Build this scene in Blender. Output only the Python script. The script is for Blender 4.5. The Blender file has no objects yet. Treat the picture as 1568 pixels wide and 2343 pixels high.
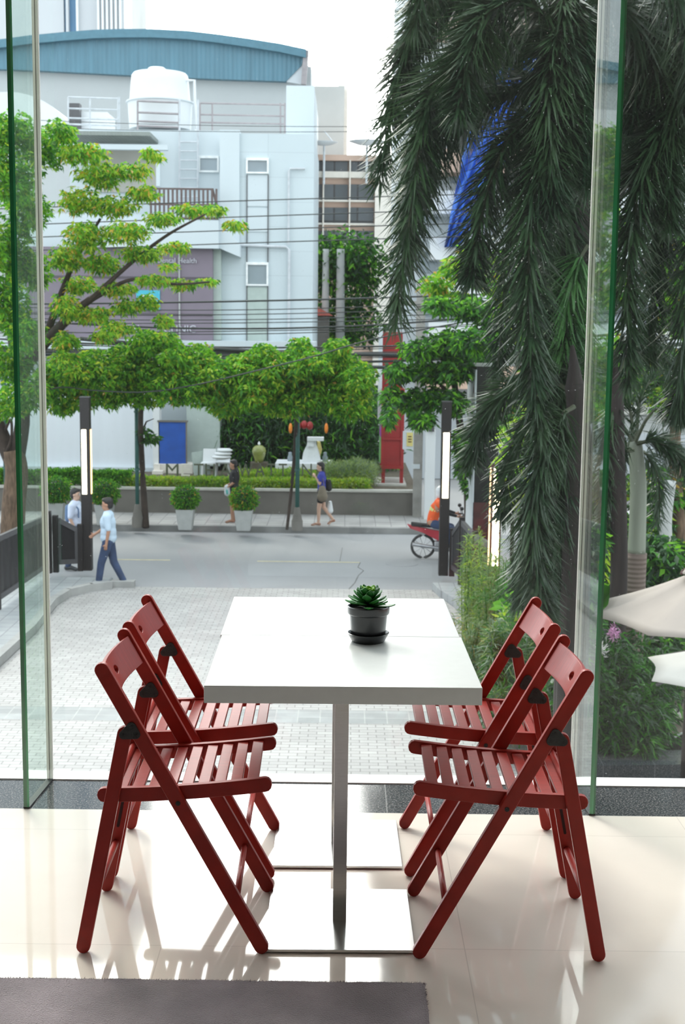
import bpy, bmesh, math, random
import numpy as np
from mathutils import Vector, Matrix

scene = bpy.context.scene
# ------------------------------------------------------------------ camera
W, H = 1568, 2343
FPX, PITCH, ROLL, YAW, CH = 3029.0, 0.139, 0.0117, 0.0018, 1.622
_F0 = Vector((-math.sin(YAW), math.cos(YAW), 0)); _R0 = Vector((math.cos(YAW), math.sin(YAW), 0)); _U0 = Vector((0, 0, 1))
CF = _F0 * math.cos(PITCH) - _U0 * math.sin(PITCH)
_U = _U0 * math.cos(PITCH) + _F0 * math.sin(PITCH)
CR = _R0 * math.cos(ROLL) + _U * math.sin(ROLL)
CU = _U * math.cos(ROLL) - _R0 * math.sin(ROLL)
CO = Vector((0, 0, CH))
cam_d = bpy.data.cameras.new('camera')
cam = bpy.data.objects.new('camera', cam_d)
scene.collection.objects.link(cam)
cam.matrix_world = Matrix(((CR.x, CU.x, -CF.x, CO.x), (CR.y, CU.y, -CF.y, CO.y), (CR.z, CU.z, -CF.z, CO.z), (0, 0, 0, 1)))
cam_d.sensor_fit = 'VERTICAL'
cam_d.sensor_height = 23.6
cam_d.lens = FPX / H * 23.6
cam_d.clip_start = 0.05
cam_d.clip_end = 500
cam_d.dof.use_dof = True
cam_d.dof.focus_distance = 3.55
cam_d.dof.aperture_fstop = 7.0
scene.camera = cam

def at(u, v, Y=None, z=None):
    """a point of the place: the sight line of pixel (u, v) met with the plane y=Y or z=z"""
    d = CF + CR * ((u - W / 2) / FPX) - CU * ((v - H / 2) / FPX)
    t = (z - CO.z) / d.z if Y is None else (Y - CO.y) / d.y
    return CO + d * t

def pxm(px, Y):
    return px * Y / FPX

# ------------------------------------------------------------------ view, world, lights
scene.view_settings.view_transform = 'Standard'
scene.view_settings.look = 'None'
scene.view_settings.gamma = 1
scene.view_settings.use_curve_mapping = False
scene.view_settings.exposure = 0.55
cy = scene.cycles
cy.max_bounces = 8; cy.diffuse_bounces = 4; cy.glossy_bounces = 4; cy.transmission_bounces = 4
cy.transparent_max_bounces = 12
cy.caustics_reflective = False; cy.caustics_refractive = False
cy.sample_clamp_indirect = 6.0
cy.use_denoising = True

world = bpy.data.worlds.new('hazy_sky'); scene.world = world; world.use_nodes = True
nt = world.node_tree; nt.nodes.clear()
def wn(t, **k):
    n = nt.nodes.new(t)
    for a, b in k.items(): setattr(n, a, b)
    return n
tc = wn('ShaderNodeTexCoord')
dot = wn('ShaderNodeVectorMath', operation='DOT_PRODUCT'); dot.inputs[1].default_value = Vector((-0.06, 0.90, 0.42)).normalized()
nt.links.new(tc.outputs['Generated'], dot.inputs[0])
mr = wn('ShaderNodeMapRange'); mr.inputs['From Min'].default_value = 0.55; mr.inputs['From Max'].default_value = 1.0
nt.links.new(dot.outputs['Value'], mr.inputs['Value'])
pw = wn('ShaderNodeMath', operation='POWER'); pw.inputs[1].default_value = 2.2
nt.links.new(mr.outputs['Result'], pw.inputs[0])
mul = wn('ShaderNodeMath', operation='MULTIPLY_ADD'); mul.inputs[1].default_value = 5.5; mul.inputs[2].default_value = 1.6
nt.links.new(pw.outputs[0], mul.inputs[0])
colr = wn('ShaderNodeMixRGB'); colr.inputs[1].default_value = (0.86, 0.94, 1.0, 1); colr.inputs[2].default_value = (1.0, 0.985, 0.95, 1)
nt.links.new(pw.outputs[0], colr.inputs[0])
bg = wn('ShaderNodeBackground'); out = wn('ShaderNodeOutputWorld')
nt.links.new(colr.outputs[0], bg.inputs['Color']); nt.links.new(mul.outputs[0], bg.inputs['Strength'])
nt.links.new(bg.outputs[0], out.inputs['Surface'])

def light(name, kind, loc, rot, energy, color, size=1.0, size_y=None):
    l = bpy.data.lights.new(name, kind); l.energy = energy; l.color = color
    o = bpy.data.objects.new(name, l); scene.collection.objects.link(o)
    o.location = loc; o.rotation_euler = rot
    if kind == 'AREA':
        l.size = size
        if size_y: l.shape = 'RECTANGLE'; l.size_y = size_y
    if kind == 'SUN': l.angle = size
    return o
# hazy low sun, high behind the street to the left
light('sun_lamp', 'SUN', (-10, 30, 30), (math.radians(-38), math.radians(-24), 0), 1.1, (1.0, 0.93, 0.80), math.radians(14))
# ------------------------------------------------------------------ materials
MATS = {}
def new_mat(name):
    m = bpy.data.materials.new(name); m.use_nodes = True
    m.node_tree.nodes.clear(); MATS[name] = m
    return m, m.node_tree
def N(t, kind, **k):
    n = t.nodes.new(kind)
    for a, b in k.items(): setattr(n, a, b)
    return n
def ramp(t, fac, stops):
    r = N(t, 'ShaderNodeValToRGB'); e = r.color_ramp.elements
    while len(e) < len(stops): e.new(0.5)
    for x, (p, c) in zip(e, stops): x.position = p; x.color = (*c, 1)
    t.links.new(fac, r.inputs[0]); return r.outputs[0]
def noise(t, scale, detail=3, vec=None, rough=0.5):
    n = N(t, 'ShaderNodeTexNoise'); n.inputs['Scale'].default_value = scale; n.inputs['Detail'].default_value = detail
    n.inputs['Roughness'].default_value = rough
    if vec is None:
        c = N(t, 'ShaderNodeTexCoord'); vec = c.outputs['Object']
    t.links.new(vec, n.inputs['Vector']); return n.outputs['Fac']
def mapping(t, scale=(1, 1, 1), rot=(0, 0, 0), src='Object'):
    c = N(t, 'ShaderNodeTexCoord'); m = N(t, 'ShaderNodeMapping')
    m.inputs['Scale'].default_value = scale; m.inputs['Rotation'].default_value = rot
    t.links.new(c.outputs[src], m.inputs['Vector']); return m.outputs['Vector']
def sc(c, k): return tuple(min(1, x * k) for x in c)
def pmat(name, color, rough=0.6, metal=0.0, var=0.12, nscale=6.0, bump=0.0, bscale=40.0, coat=0.0, spec=0.5, emit=None, alpha=None, stretch=None, hue=None, sheen=0, aniso=0, trans=0):
    m, t = new_mat(name)
    o = N(t, 'ShaderNodeOutputMaterial'); b = N(t, 'ShaderNodeBsdfPrincipled')
    t.links.new(b.outputs[0], o.inputs[0])
    b.inputs['Roughness'].default_value = rough; b.inputs['Metallic'].default_value = metal
    b.inputs['Specular IOR Level'].default_value = spec
    b.inputs['Coat Weight'].default_value = coat; b.inputs['Coat Roughness'].default_value = 0.12
    b.inputs['Sheen Weight'].default_value = sheen
    if aniso: b.inputs['Anisotropic'].default_value = aniso
    if trans: b.inputs['Transmission Weight'].default_value = trans
    vec = mapping(t, stretch) if stretch else None
    f = noise(t, nscale, 4, vec)
    c2 = hue or sc(color, 1 + var)
    t.links.new(ramp(t, f, [(0.3, sc(color, 1 - var)), (0.7, c2)]), b.inputs['Base Color'])
    if bump:
        bn = N(t, 'ShaderNodeBump'); bn.inputs['Strength'].default_value = bump; bn.inputs['Distance'].default_value = 0.01
        t.links.new(noise(t, bscale, 5, vec), bn.inputs['Height']); t.links.new(bn.outputs[0], b.inputs['Normal'])
    if emit:
        b.inputs['Emission Color'].default_value = (*emit[0], 1); b.inputs['Emission Strength'].default_value = emit[1]
    return m
def leafmat(name, c1, c2, rough=0.5, nscale=1.5, transl=0.35, spec=0.4, c3=None):
    m, t = new_mat(name)
    o = N(t, 'ShaderNodeOutputMaterial'); b = N(t, 'ShaderNodeBsdfPrincipled'); tr = N(t, 'ShaderNodeBsdfTranslucent'); mx = N(t, 'ShaderNodeMixShader')
    f = noise(t, nscale, 3)
    stops = [(0.35, c1), (0.65, c2)] if c3 is None else [(0.3, c1), (0.55, c2), (0.7, c3)]
    col = ramp(t, f, stops)
    t.links.new(col, b.inputs['Base Color']); t.links.new(col, tr.inputs['Color'])
    b.inputs['Roughness'].default_value = rough; b.inputs['Specular IOR Level'].default_value = spec
    mx.inputs[0].default_value = transl
    t.links.new(b.outputs[0], mx.inputs[1]); t.links.new(tr.outputs[0], mx.inputs[2]); t.links.new(mx.outputs[0], o.inputs[0])
    return m
def tilemat(name, bw, bh, c1, c2, mortar, msize, rough, offset=0.5, coat=0, spec=0.5, nscale=8, nv=0.12, bump=0.0, rot=(0, 0, 0), speck=None):
    m, t = new_mat(name)
    o = N(t, 'ShaderNodeOutputMaterial'); b = N(t, 'ShaderNodeBsdfPrincipled'); t.links.new(b.outputs[0], o.inputs[0])
    br = N(t, 'ShaderNodeTexBrick'); br.offset = offset
    v = mapping(t, rot=rot); t.links.new(v, br.inputs['Vector'])
    br.inputs['Scale'].default_value = 1.0; br.inputs['Brick Width'].default_value = bw; br.inputs['Row Height'].default_value = bh
    br.inputs['Mortar Size'].default_value = msize; br.inputs['Mortar Smooth'].default_value = 0.1; br.inputs['Bias'].default_value = 0.0
    br.inputs['Color1'].default_value = (*c1, 1); br.inputs['Color2'].default_value = (*c2, 1); br.inputs['Mortar'].default_value = (*mortar, 1)
    mx = N(t, 'ShaderNodeMixRGB', blend_type='MULTIPLY'); mx.inputs[0].default_value = 1
    t.links.new(br.outputs['Color'], mx.inputs[1])
    t.links.new(ramp(t, noise(t, nscale, 5), [(0.3, (1 - nv,) * 3), (0.7, (1, 1, 1))]), mx.inputs[2])
    last = mx.outputs[0]
    if speck:
        vo = N(t, 'ShaderNodeTexNoise'); vo.inputs['Scale'].default_value = speck[0]; vo.inputs['Detail'].default_value = 2
        t.links.new(v, vo.inputs['Vector'])
        m2 = N(t, 'ShaderNodeMixRGB'); m2.inputs[2].default_value = (*speck[1], 1); t.links.new(last, m2.inputs[1])
        rr = ramp(t, vo.outputs['Fac'], [(0.52, (0, 0, 0)), (0.62, (1, 1, 1))]); t.links.new(rr, m2.inputs[0]); last = m2.outputs[0]
    t.links.new(last, b.inputs['Base Color'])
    b.inputs['Roughness'].default_value = rough; b.inputs['Coat Weight'].default_value = coat; b.inputs['Coat Roughness'].default_value = 0.02
    b.inputs['Specular IOR Level'].default_value = spec
    if bump:
        bn = N(t, 'ShaderNodeBump'); bn.inputs['Strength'].default_value = bump; bn.inputs['Distance'].default_value = 0.01
        t.links.new(br.outputs['Fac'], bn.inputs['Height']); bn.invert = True; t.links.new(bn.outputs[0], b.inputs['Normal'])
    return m
def ribmat(name, color, scale, axis='X', depth=0.3, rough=0.5, metal=0.0, var=0.1):
    m, t = new_mat(name)
    o = N(t, 'ShaderNodeOutputMaterial'); b = N(t, 'ShaderNodeBsdfPrincipled'); t.links.new(b.outputs[0], o.inputs[0])
    w = N(t, 'ShaderNodeTexWave', bands_direction=axis); w.inputs['Scale'].default_value = scale
    c = N(t, 'ShaderNodeTexCoord'); t.links.new(c.outputs['Object'], w.inputs['Vector'])
    bn = N(t, 'ShaderNodeBump'); bn.inputs['Strength'].default_value = depth; bn.inputs['Distance'].default_value = 0.05
    t.links.new(w.outputs['Fac'], bn.inputs['Height']); t.links.new(bn.outputs[0], b.inputs['Normal'])
    t.links.new(ramp(t, noise(t, 0.6, 4, mapping(t, (4, 4, 0.5))), [(0.3, sc(color, 1 - var)), (0.7, sc(color, 1 + var))]), b.inputs['Base Color'])
    b.inputs['Roughness'].default_value = rough; b.inputs['Metallic'].default_value = metal
    return m
def glassmat(name, tint, dust, dustcol, refl=1.0):
    m, t = new_mat(name)
    o = N(t, 'ShaderNodeOutputMaterial'); tr = N(t, 'ShaderNodeBsdfTransparent'); gl = N(t, 'ShaderNodeBsdfGlossy')
    gl.inputs['Roughness'].default_value = 0.0; tr.inputs[0].default_value = (*tint, 1)
    ge = N(t, 'ShaderNodeNewGeometry'); dp = N(t, 'ShaderNodeVectorMath', operation='DOT_PRODUCT')
    t.links.new(ge.outputs['Incoming'], dp.inputs[0]); t.links.new(ge.outputs['Normal'], dp.inputs[1])
    ab = N(t, 'ShaderNodeMath', operation='ABSOLUTE'); t.links.new(dp.outputs['Value'], ab.inputs[0])
    om = N(t, 'ShaderNodeMath', operation='SUBTRACT'); om.inputs[0].default_value = 1.0; t.links.new(ab.outputs[0], om.inputs[1])
    p5 = N(t, 'ShaderNodeMath', operation='POWER'); p5.inputs[1].default_value = 5.0; t.links.new(om.outputs[0], p5.inputs[0])
    fr = N(t, 'ShaderNodeMath', operation='MULTIPLY_ADD'); fr.inputs[1].default_value = 0.92 * refl; fr.inputs[2].default_value = 0.04 * refl; t.links.new(p5.outputs[0], fr.inputs[0])
    m1 = N(t, 'ShaderNodeMixShader'); t.links.new(fr.outputs[0], m1.inputs[0]); t.links.new(tr.outputs[0], m1.inputs[1]); t.links.new(gl.outputs[0], m1.inputs[2])
    last = m1.outputs[0]
    if dust:
        df = N(t, 'ShaderNodeBsdfTranslucent'); df.inputs[0].default_value = (*dustcol, 1)
        m2 = N(t, 'ShaderNodeMixShader')
        f = noise(t, 130, 3, None, 0.6)
        f2 = noise(t, 1.2, 3)
        a = N(t, 'ShaderNodeMapRange'); a.inputs['From Min'].default_value = 0.66; a.inputs['From Max'].default_value = 0.80
        a.inputs['To Min'].default_value = dust; a.inputs['To Max'].default_value = min(1, dust + 0.35); t.links.new(f, a.inputs['Value'])
        b = N(t, 'ShaderNodeMath', operation='MULTIPLY_ADD'); b.inputs[1].default_value = dust * 0.8; t.links.new(f2, b.inputs[0]); t.links.new(a.outputs[0], b.inputs[2])
        s = N(t, 'ShaderNodeMath', operation='SUBTRACT'); s.inputs[1].default_value = dust * 0.4; t.links.new(b.outputs[0], s.inputs[0])
        t.links.new(s.outputs[0], m2.inputs[0]); t.links.new(last, m2.inputs[1]); t.links.new(df.outputs[0], m2.inputs[2]); last = m2.outputs[0]
    t.links.new(last, o.inputs[0])
    return m

M = {}
M['chair'] = pmat('red_stained_wood', (0.30, 0.018, 0.011), 0.42, var=0.14, nscale=5, stretch=(3, 40, 3), coat=0.08, bump=0.04, bscale=20, spec=0.25)
M['bracket'] = pmat('black_hinge_plastic', (0.02, 0.02, 0.02), 0.55, bump=0.3, bscale=300)
M['groove'] = pmat('dark_groove', (0.03, 0.004, 0.004), 0.8)
M['laminate'] = pmat('white_laminate', (0.68, 0.70, 0.695), 0.30, var=0.02, nscale=30, spec=0.6, coat=0.15)
M['steel'] = pmat('brushed_steel', (0.58, 0.56, 0.54), 0.22, metal=1.0, var=0.06, nscale=30, stretch=(1, 1, 30))
M['steelplate'] = pmat('brushed_steel_plate', (0.72, 0.72, 0.72), 0.20, metal=1.0, var=0.04, nscale=30, stretch=(40, 1, 1))
M['pot'] = pmat('black_glazed_ceramic', (0.018, 0.019, 0.021), 0.28, var=0.1, coat=0.25)
M['soil'] = pmat('dark_soil', (0.02, 0.014, 0.01), 0.95, bump=0.8)
M['succ'] = leafmat('succulent_green', (0.03, 0.16, 0.035), (0.05, 0.28, 0.05), 0.35, 30, 0.2)
M['succ_y'] = leafmat('succulent_young', (0.18, 0.42, 0.03), (0.25, 0.5, 0.05), 0.35, 30, 0.3)
M['floor'] = tilemat('polished_cream_tile', 0.80, 0.80, (0.80, 0.73, 0.655), (0.82, 0.75, 0.675), (0.66, 0.60, 0.54), 0.0015, 0.045, 0.0, spec=0.62, nscale=2.0, nv=0.10, rot=(0, 0, 0.0))
M['granite'] = tilemat('dark_speckled_granite', 0.6, 1.2, (0.07, 0.078, 0.085), (0.085, 0.093, 0.10), (0.35, 0.35, 0.35), 0.002, 0.09, 0.0, spec=0.6, nscale=60, nv=0.5, speck=(160, (0.20, 0.19, 0.185)))
M['sill'] = pmat('white_sill', (0.82, 0.82, 0.80), 0.4, var=0.04, nscale=4)
M['rug'] = pmat('grey_shag_rug', (0.31, 0.262, 0.282), 0.95, var=0.28, nscale=5, bump=0.9, bscale=260, sheen=0.3)
M['wallin'] = pmat('warm_white_plaster', (0.34, 0.33, 0.31), 0.8, var=0.03)
M['ceil'] = pmat('white_ceiling_paint', (0.50, 0.49, 0.47), 0.8, var=0.02)
M['glass'] = glassmat('dusty_veiled_window_glass', (0.95, 0.975, 0.965), 0.004, (0.85, 0.88, 0.9))  # thin dust and specks; the film also imitates veiling glare over the view
M['finglass'] = glassmat('fin_glass', (0.90, 0.96, 0.93), 0.02, (0.8, 0.9, 0.85), 0.45)
M['finglass2'] = glassmat('fin_glass_reflective', (0.90, 0.96, 0.93), 0.02, (0.8, 0.9, 0.85), 1.15)
M['finedge'] = pmat('green_glass_edge', (0.03, 0.26, 0.10), 0.15, var=0.35, nscale=3, stretch=(30, 30, 0.8), spec=0.8, coat=0.6)
M['finedge2'] = pmat('dark_glass_edge', (0.012, 0.13, 0.045), 0.15, var=0.3, nscale=3, spec=0.8, coat=0.6)
M['silicone'] = leafmat('white_silicone', (0.86, 0.85, 0.80), (0.88, 0.87, 0.82), 0.4, 3, 0.6)
M['silicone_d'] = pmat('grey_seal', (0.22, 0.21, 0.19), 0.5)
M['rubber'] = pmat('black_gasket', (0.02, 0.02, 0.02), 0.6)
M['paving'] = tilemat('grey_brick_paving', 0.22, 0.11, (0.36, 0.35, 0.34), (0.42, 0.41, 0.398), (0.20, 0.194, 0.188), 0.006, 0.85, 0.5, nscale=1.2, nv=0.16, bump=0.3)
M['pavband'] = tilemat('dark_paver_band', 0.30, 0.25, (0.26, 0.27, 0.27), (0.33, 0.34, 0.34), (0.38, 0.38, 0.37), 0.008, 0.8, 0.0, nscale=3, nv=0.2)
M['asphalt'] = pmat('worn_grey_asphalt', (0.27, 0.275, 0.285), 0.9, var=0.10, nscale=0.35, bump=0.3, bscale=60)
M['asphalt2'] = pmat('pale_concrete_road', (0.40, 0.395, 0.39), 0.9, var=0.08, nscale=0.4, bump=0.2, bscale=60)
M['crack'] = pmat('dark_joint', (0.14, 0.14, 0.14), 0.95)
M['yellowline'] = pmat('faded_yellow_paint', (0.46, 0.41, 0.28), 0.9, var=0.15)
M['sidewalk'] = tilemat('sidewalk_slabs', 0.4, 0.4, (0.36, 0.35, 0.34), (0.42, 0.41, 0.395), (0.24, 0.235, 0.23), 0.012, 0.9, 0.0, nscale=1.0, nv=0.35)
M['sidewalk2'] = tilemat('grey_walk_slabs', 0.3, 0.3, (0.34, 0.36, 0.37), (0.40, 0.42, 0.43), (0.25, 0.26, 0.27), 0.01, 0.85, 0.0, nscale=1.0, nv=0.2)
M['kerb'] = pmat('dark_kerb_stone', (0.22, 0.22, 0.215), 0.9, var=0.35, nscale=1.3)
M['kerb_l'] = pmat('grey_kerb_stone', (0.34, 0.34, 0.33), 0.9, var=0.2, nscale=2)
M['retwall'] = pmat('grey_brown_retaining_wall', (0.155, 0.145, 0.13), 0.9, var=0.2, nscale=1.0, bump=0.3, bscale=20)
M['walltop'] = pmat('pale_wall_coping', (0.45, 0.44, 0.40), 0.85, var=0.1)
M['soilbed'] = pmat('planting_bed_soil', (0.10, 0.085, 0.06), 0.95, var=0.3)
M['post'] = pmat('dark_brown_steel', (0.010, 0.007, 0.007), 0.5, var=0.2)
M['postred'] = pmat('rust_brown_steel', (0.075, 0.020, 0.018), 0.5, var=0.3)
M['rail'] = pmat('grey_flat_rail', (0.075, 0.073, 0.078), 0.45, var=0.1)
M['panel'] = ribmat('dark_fence_mesh', (0.012, 0.011, 0.013), 25, 'X', 0.4)
M['lamp'] = pmat('lit_lamp_diffuser', (1, 0.9, 0.7), 0.5, var=0.0, emit=((1.0, 0.84, 0.55), 5.0))
M['lamp_o'] = pmat('lit_lamp_side', (1, 0.75, 0.45), 0.5, var=0.0, emit=((1.0, 0.62, 0.28), 1.6))
M['metalgreen'] = pmat('dark_green_paint', (0.025, 0.10, 0.085), 0.45, var=0.15)
M['bark'] = pmat('brown_bark', (0.13, 0.085, 0.055), 0.95, var=0.45, nscale=6, bump=1.0, bscale=14, stretch=(3, 3, 0.8))
M['darkbark'] = pmat('dark_bark', (0.045, 0.032, 0.025), 0.95, var=0.3, nscale=6, bump=0.8, bscale=14)
M['pbark'] = ribmat('ringed_palm_trunk', (0.16, 0.12, 0.10), 5.0, 'Z', 0.35, 0.85, 0, 0.3)
M['pbark2'] = pmat('dark_palm_trunk', (0.020, 0.014, 0.012), 0.9, var=0.35, nscale=3, bump=0.5, bscale=12, stretch=(6, 6, 0.6))
M['shaft'] = pmat('grey_green_crownshaft', (0.20, 0.22, 0.17), 0.6, var=0.15, nscale=2, stretch=(6, 6, 0.5))
M['rachis'] = pmat('palm_rachis', (0.045, 0.055, 0.025), 0.6, var=0.2)
M['palm'] = leafmat('dark_palm_leaflet', (0.014, 0.040, 0.016), (0.034, 0.075, 0.026), 0.38, 2.0, 0.25, 0.6)
M['palm2'] = leafmat('green_palm_leaflet', (0.04, 0.13, 0.035), (0.07, 0.19, 0.045), 0.4, 2.0, 0.3, 0.6)
M['leaf'] = leafmat('bright_green_leaf', (0.12, 0.36, 0.02), (0.21, 0.50, 0.03), 0.5, 1.2, 0.45, 0.25)
M['leafd'] = leafmat('deep_green_leaf', (0.035, 0.15, 0.018), (0.075, 0.25, 0.025), 0.5, 1.2, 0.38, 0.25)
M['leafy'] = leafmat('yellow_green_leaf', (0.30, 0.50, 0.03), (0.46, 0.56, 0.04), 0.5, 1.2, 0.45)
M['leafo'] = leafmat('orange_leaf', (0.50, 0.30, 0.04), (0.60, 0.38, 0.05), 0.5, 1.2, 0.4)
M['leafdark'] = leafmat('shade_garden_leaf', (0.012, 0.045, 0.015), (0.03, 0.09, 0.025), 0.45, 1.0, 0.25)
M['grassy'] = leafmat('pale_ornamental_grass', (0.20, 0.30, 0.08), (0.34, 0.42, 0.14), 0.6, 1.0, 0.35)
M['wispy'] = leafmat('feathery_green', (0.14, 0.24, 0.08), (0.24, 0.32, 0.12), 0.6, 1.0, 0.35)
M['bamboo'] = leafmat('grey_green_blade', (0.10, 0.17, 0.09), (0.20, 0.27, 0.16), 0.45, 1.0, 0.25, 0.6)
M['pink'] = pmat('pink_petal', (0.62, 0.32, 0.52), 0.6)
M['wpetal'] = pmat('white_petal', (0.75, 0.72, 0.70), 0.6)
M['canvas'] = pmat('beige_canvas', (0.40, 0.35, 0.315), 0.85, var=0.05, nscale=2)
M['canvasw'] = pmat('cream_canvas', (0.50, 0.485, 0.45), 0.85, var=0.04, nscale=2)
M['white'] = pmat('white_paint', (0.66, 0.68, 0.69), 0.6, var=0.04, nscale=1.0)
M['bwall'] = tilemat('pale_blue_panel_wall', 3.0, 0.75, (0.53, 0.60, 0.63), (0.54, 0.61, 0.64), (0.47, 0.53, 0.56), 0.012, 0.7, 0.0, nscale=0.3, nv=0.08, rot=(math.pi / 2, 0, 0))
M['bwall2'] = pmat('pale_blue_stucco', (0.55, 0.61, 0.64), 0.7, var=0.05, nscale=0.3)
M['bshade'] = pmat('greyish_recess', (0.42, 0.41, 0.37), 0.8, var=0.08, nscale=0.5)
M['roofblue'] = ribmat('blue_corrugated_sheet', (0.085, 0.20, 0.265), 1.6, 'X', 0.4, 0.45, 0, 0.15)
M['rooftrim'] = pmat('blue_grey_fascia', (0.08, 0.19, 0.25), 0.6, var=0.1)
M['warewall'] = pmat('grey_rendered_wall', (0.45, 0.475, 0.48), 0.8, var=0.07, nscale=0.2)
M['concrete'] = pmat('mottled_concrete', (0.42, 0.43, 0.42), 0.9, var=0.12, nscale=0.3)
M['towerw'] = pmat('pale_tower_cladding', (0.50, 0.52, 0.54), 0.6, var=0.05, nscale=0.05)
M['towerb'] = pmat('blue_tower_glass', (0.10, 0.24, 0.40), 0.3, var=0.15, nscale=0.1)
M['billboard'] = pmat('purple_grey_billboard', (0.20, 0.165, 0.205), 0.6, var=0.12, nscale=0.6)
M['billdark'] = pmat('billboard_seam', (0.09, 0.075, 0.09), 0.7)
M['cyan'] = pmat('cyan_panel', (0.06, 0.42, 0.56), 0.5, var=0.04)
M['letterw'] = pmat('pale_letter', (0.50, 0.50, 0.55), 0.5)
M['winglass'] = pmat('dim_window_glass', (0.22, 0.27, 0.30), 0.15, var=0.2, nscale=0.8, spec=0.8)
M['winpanel'] = pmat('pale_green_glass_panel', (0.40, 0.47, 0.44), 0.35, var=0.05)
M['frame'] = pmat('white_window_frame', (0.78, 0.80, 0.80), 0.5)
M['railbrown'] = pmat('brown_railing', (0.12, 0.085, 0.08), 0.6)
M['pipe'] = pmat('pale_steel_pipe', (0.52, 0.55, 0.58), 0.5)
M['rustpipe'] = pmat('brownish_steel_pipe', (0.32, 0.29, 0.30), 0.6)
M['beige'] = pmat('beige_pink_facade', (0.58, 0.42, 0.34), 0.8, var=0.06, nscale=0.2)
M['beigew'] = pmat('cream_facade_trim', (0.70, 0.66, 0.60), 0.8, var=0.04)
M['darkwin'] = tilemat('dark_ribbon_window', 1.3, 2.2, (0.06, 0.075, 0.085), (0.10, 0.115, 0.13), (0.02, 0.02, 0.02), 0.05, 0.2, 0.0, nscale=0.5, nv=0.3, rot=(math.pi / 2, 0, 0))
M['aptw'] = pmat('pale_apartment_wall', (0.56, 0.60, 0.63), 0.8, var=0.05, nscale=0.2)
M['apto'] = pmat('salmon_band', (0.60, 0.42, 0.32), 0.8, var=0.05)
M['tarp'] = pmat('blue_tarpaulin', (0.04, 0.16, 0.62), 0.5, var=0.25, nscale=1.0, bump=1.0, bscale=2)
M['teal'] = pmat('teal_netting', (0.10, 0.42, 0.38), 0.6, var=0.2)
M['canopyroof'] = ribmat('grey_green_corrugated_sheet', (0.24, 0.27, 0.25), 3, 'X', 0.5, 0.6)
M['redroof'] = ribmat('red_tile_roof', (0.50, 0.12, 0.09), 4, 'X', 0.4, 0.7)
M['banner'] = pmat('royal_blue_banner', (0.010, 0.075, 0.36), 0.6, var=0.15, nscale=3)
M['hoarding'] = ribmat('white_hoarding', (0.66, 0.70, 0.745), 1.1, 'X', 0.06, 0.6, 0, 0.03)
M['signgreen'] = pmat('dark_olive_letters', (0.09, 0.10, 0.065), 0.6)
M['redpaint'] = pmat('red_painted_wood', (0.27, 0.014, 0.014), 0.5, var=0.2, nscale=2)
M['greenpaint'] = pmat('green_display', (0.20, 0.42, 0.16), 0.5, var=0.2)
M['purplepaint'] = pmat('purple_display', (0.28, 0.08, 0.34), 0.5, var=0.2)
M['conpole'] = pmat('weathered_concrete_pole', (0.30, 0.29, 0.27), 0.9, var=0.2, nscale=3)
M['yellow'] = pmat('yellow_notice', (0.66, 0.56, 0.20), 0.6)
M['orange'] = pmat('orange_lantern', (0.75, 0.22, 0.02), 0.5)
M['urn'] = pmat('olive_glazed_urn', (0.24, 0.27, 0.07), 0.3, var=0.3, nscale=4, coat=0.3)
M['cable'] = pmat('black_cable', (0.03, 0.035, 0.035), 0.6)
M['planter'] = pmat('pale_grey_planter', (0.40, 0.41, 0.40), 0.8, var=0.08)
M['black'] = pmat('black_cladding', (0.010, 0.010, 0.010), 0.35, var=0.2)
M['skin'] = pmat('skin', (0.42, 0.22, 0.14), 0.6, var=0.05)
M['skinl'] = pmat('light_skin', (0.55, 0.35, 0.26), 0.6, var=0.05)
M['hair'] = pmat('black_hair', (0.012, 0.010, 0.010), 0.5)
M['shirtb'] = pmat('pale_blue_shirt', (0.50, 0.62, 0.74), 0.8, var=0.06, bump=0.4, bscale=12)
M['shirtw'] = pmat('white_blue_shirt', (0.58, 0.64, 0.78), 0.8, var=0.06)
M['jeans'] = pmat('dark_blue_jeans', (0.035, 0.06, 0.13), 0.85, var=0.25)
M['shoe'] = pmat('dark_shoe', (0.03, 0.035, 0.04), 0.5)
M['sandal'] = pmat('tan_sandal', (0.30, 0.14, 0.09), 0.6)
M['blacktop'] = pmat('black_fabric', (0.012, 0.012, 0.014), 0.8)
M['bluetop'] = pmat('royal_blue_fabric', (0.04, 0.05, 0.32), 0.8)
M['bagbrown'] = pmat('olive_brown_bag', (0.17, 0.14, 0.10), 0.7, var=0.2)
M['strap'] = pmat('navy_strap', (0.10, 0.17, 0.30), 0.7)
M['vest'] = pmat('orange_vest', (0.80, 0.11, 0.02), 0.7)
M['vestband'] = pmat('yellow_reflective_band', (0.60, 0.60, 0.20), 0.5)
M['helmet'] = pmat('white_helmet', (0.75, 0.76, 0.78), 0.2)
M['bikered'] = pmat('red_motorcycle_paint', (0.45, 0.03, 0.05), 0.3, coat=0.5)
M['tyre'] = pmat('tyre_rubber', (0.02, 0.02, 0.022), 0.8)
M['chrome'] = pmat('bike_metal', (0.45, 0.45, 0.47), 0.3, metal=0.8)
M['wicker'] = pmat('dark_wicker', (0.055, 0.05, 0.05), 0.7, var=0.3, nscale=40)
M['cushion'] = pmat('beige_cushion', (0.50, 0.47, 0.42), 0.8)
M['whitemud'] = pmat('white_stone', (0.70, 0.72, 0.74), 0.7, var=0.05)
M['mouth'] = pmat('lip_colour', (0.30, 0.08, 0.07), 0.6)

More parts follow.
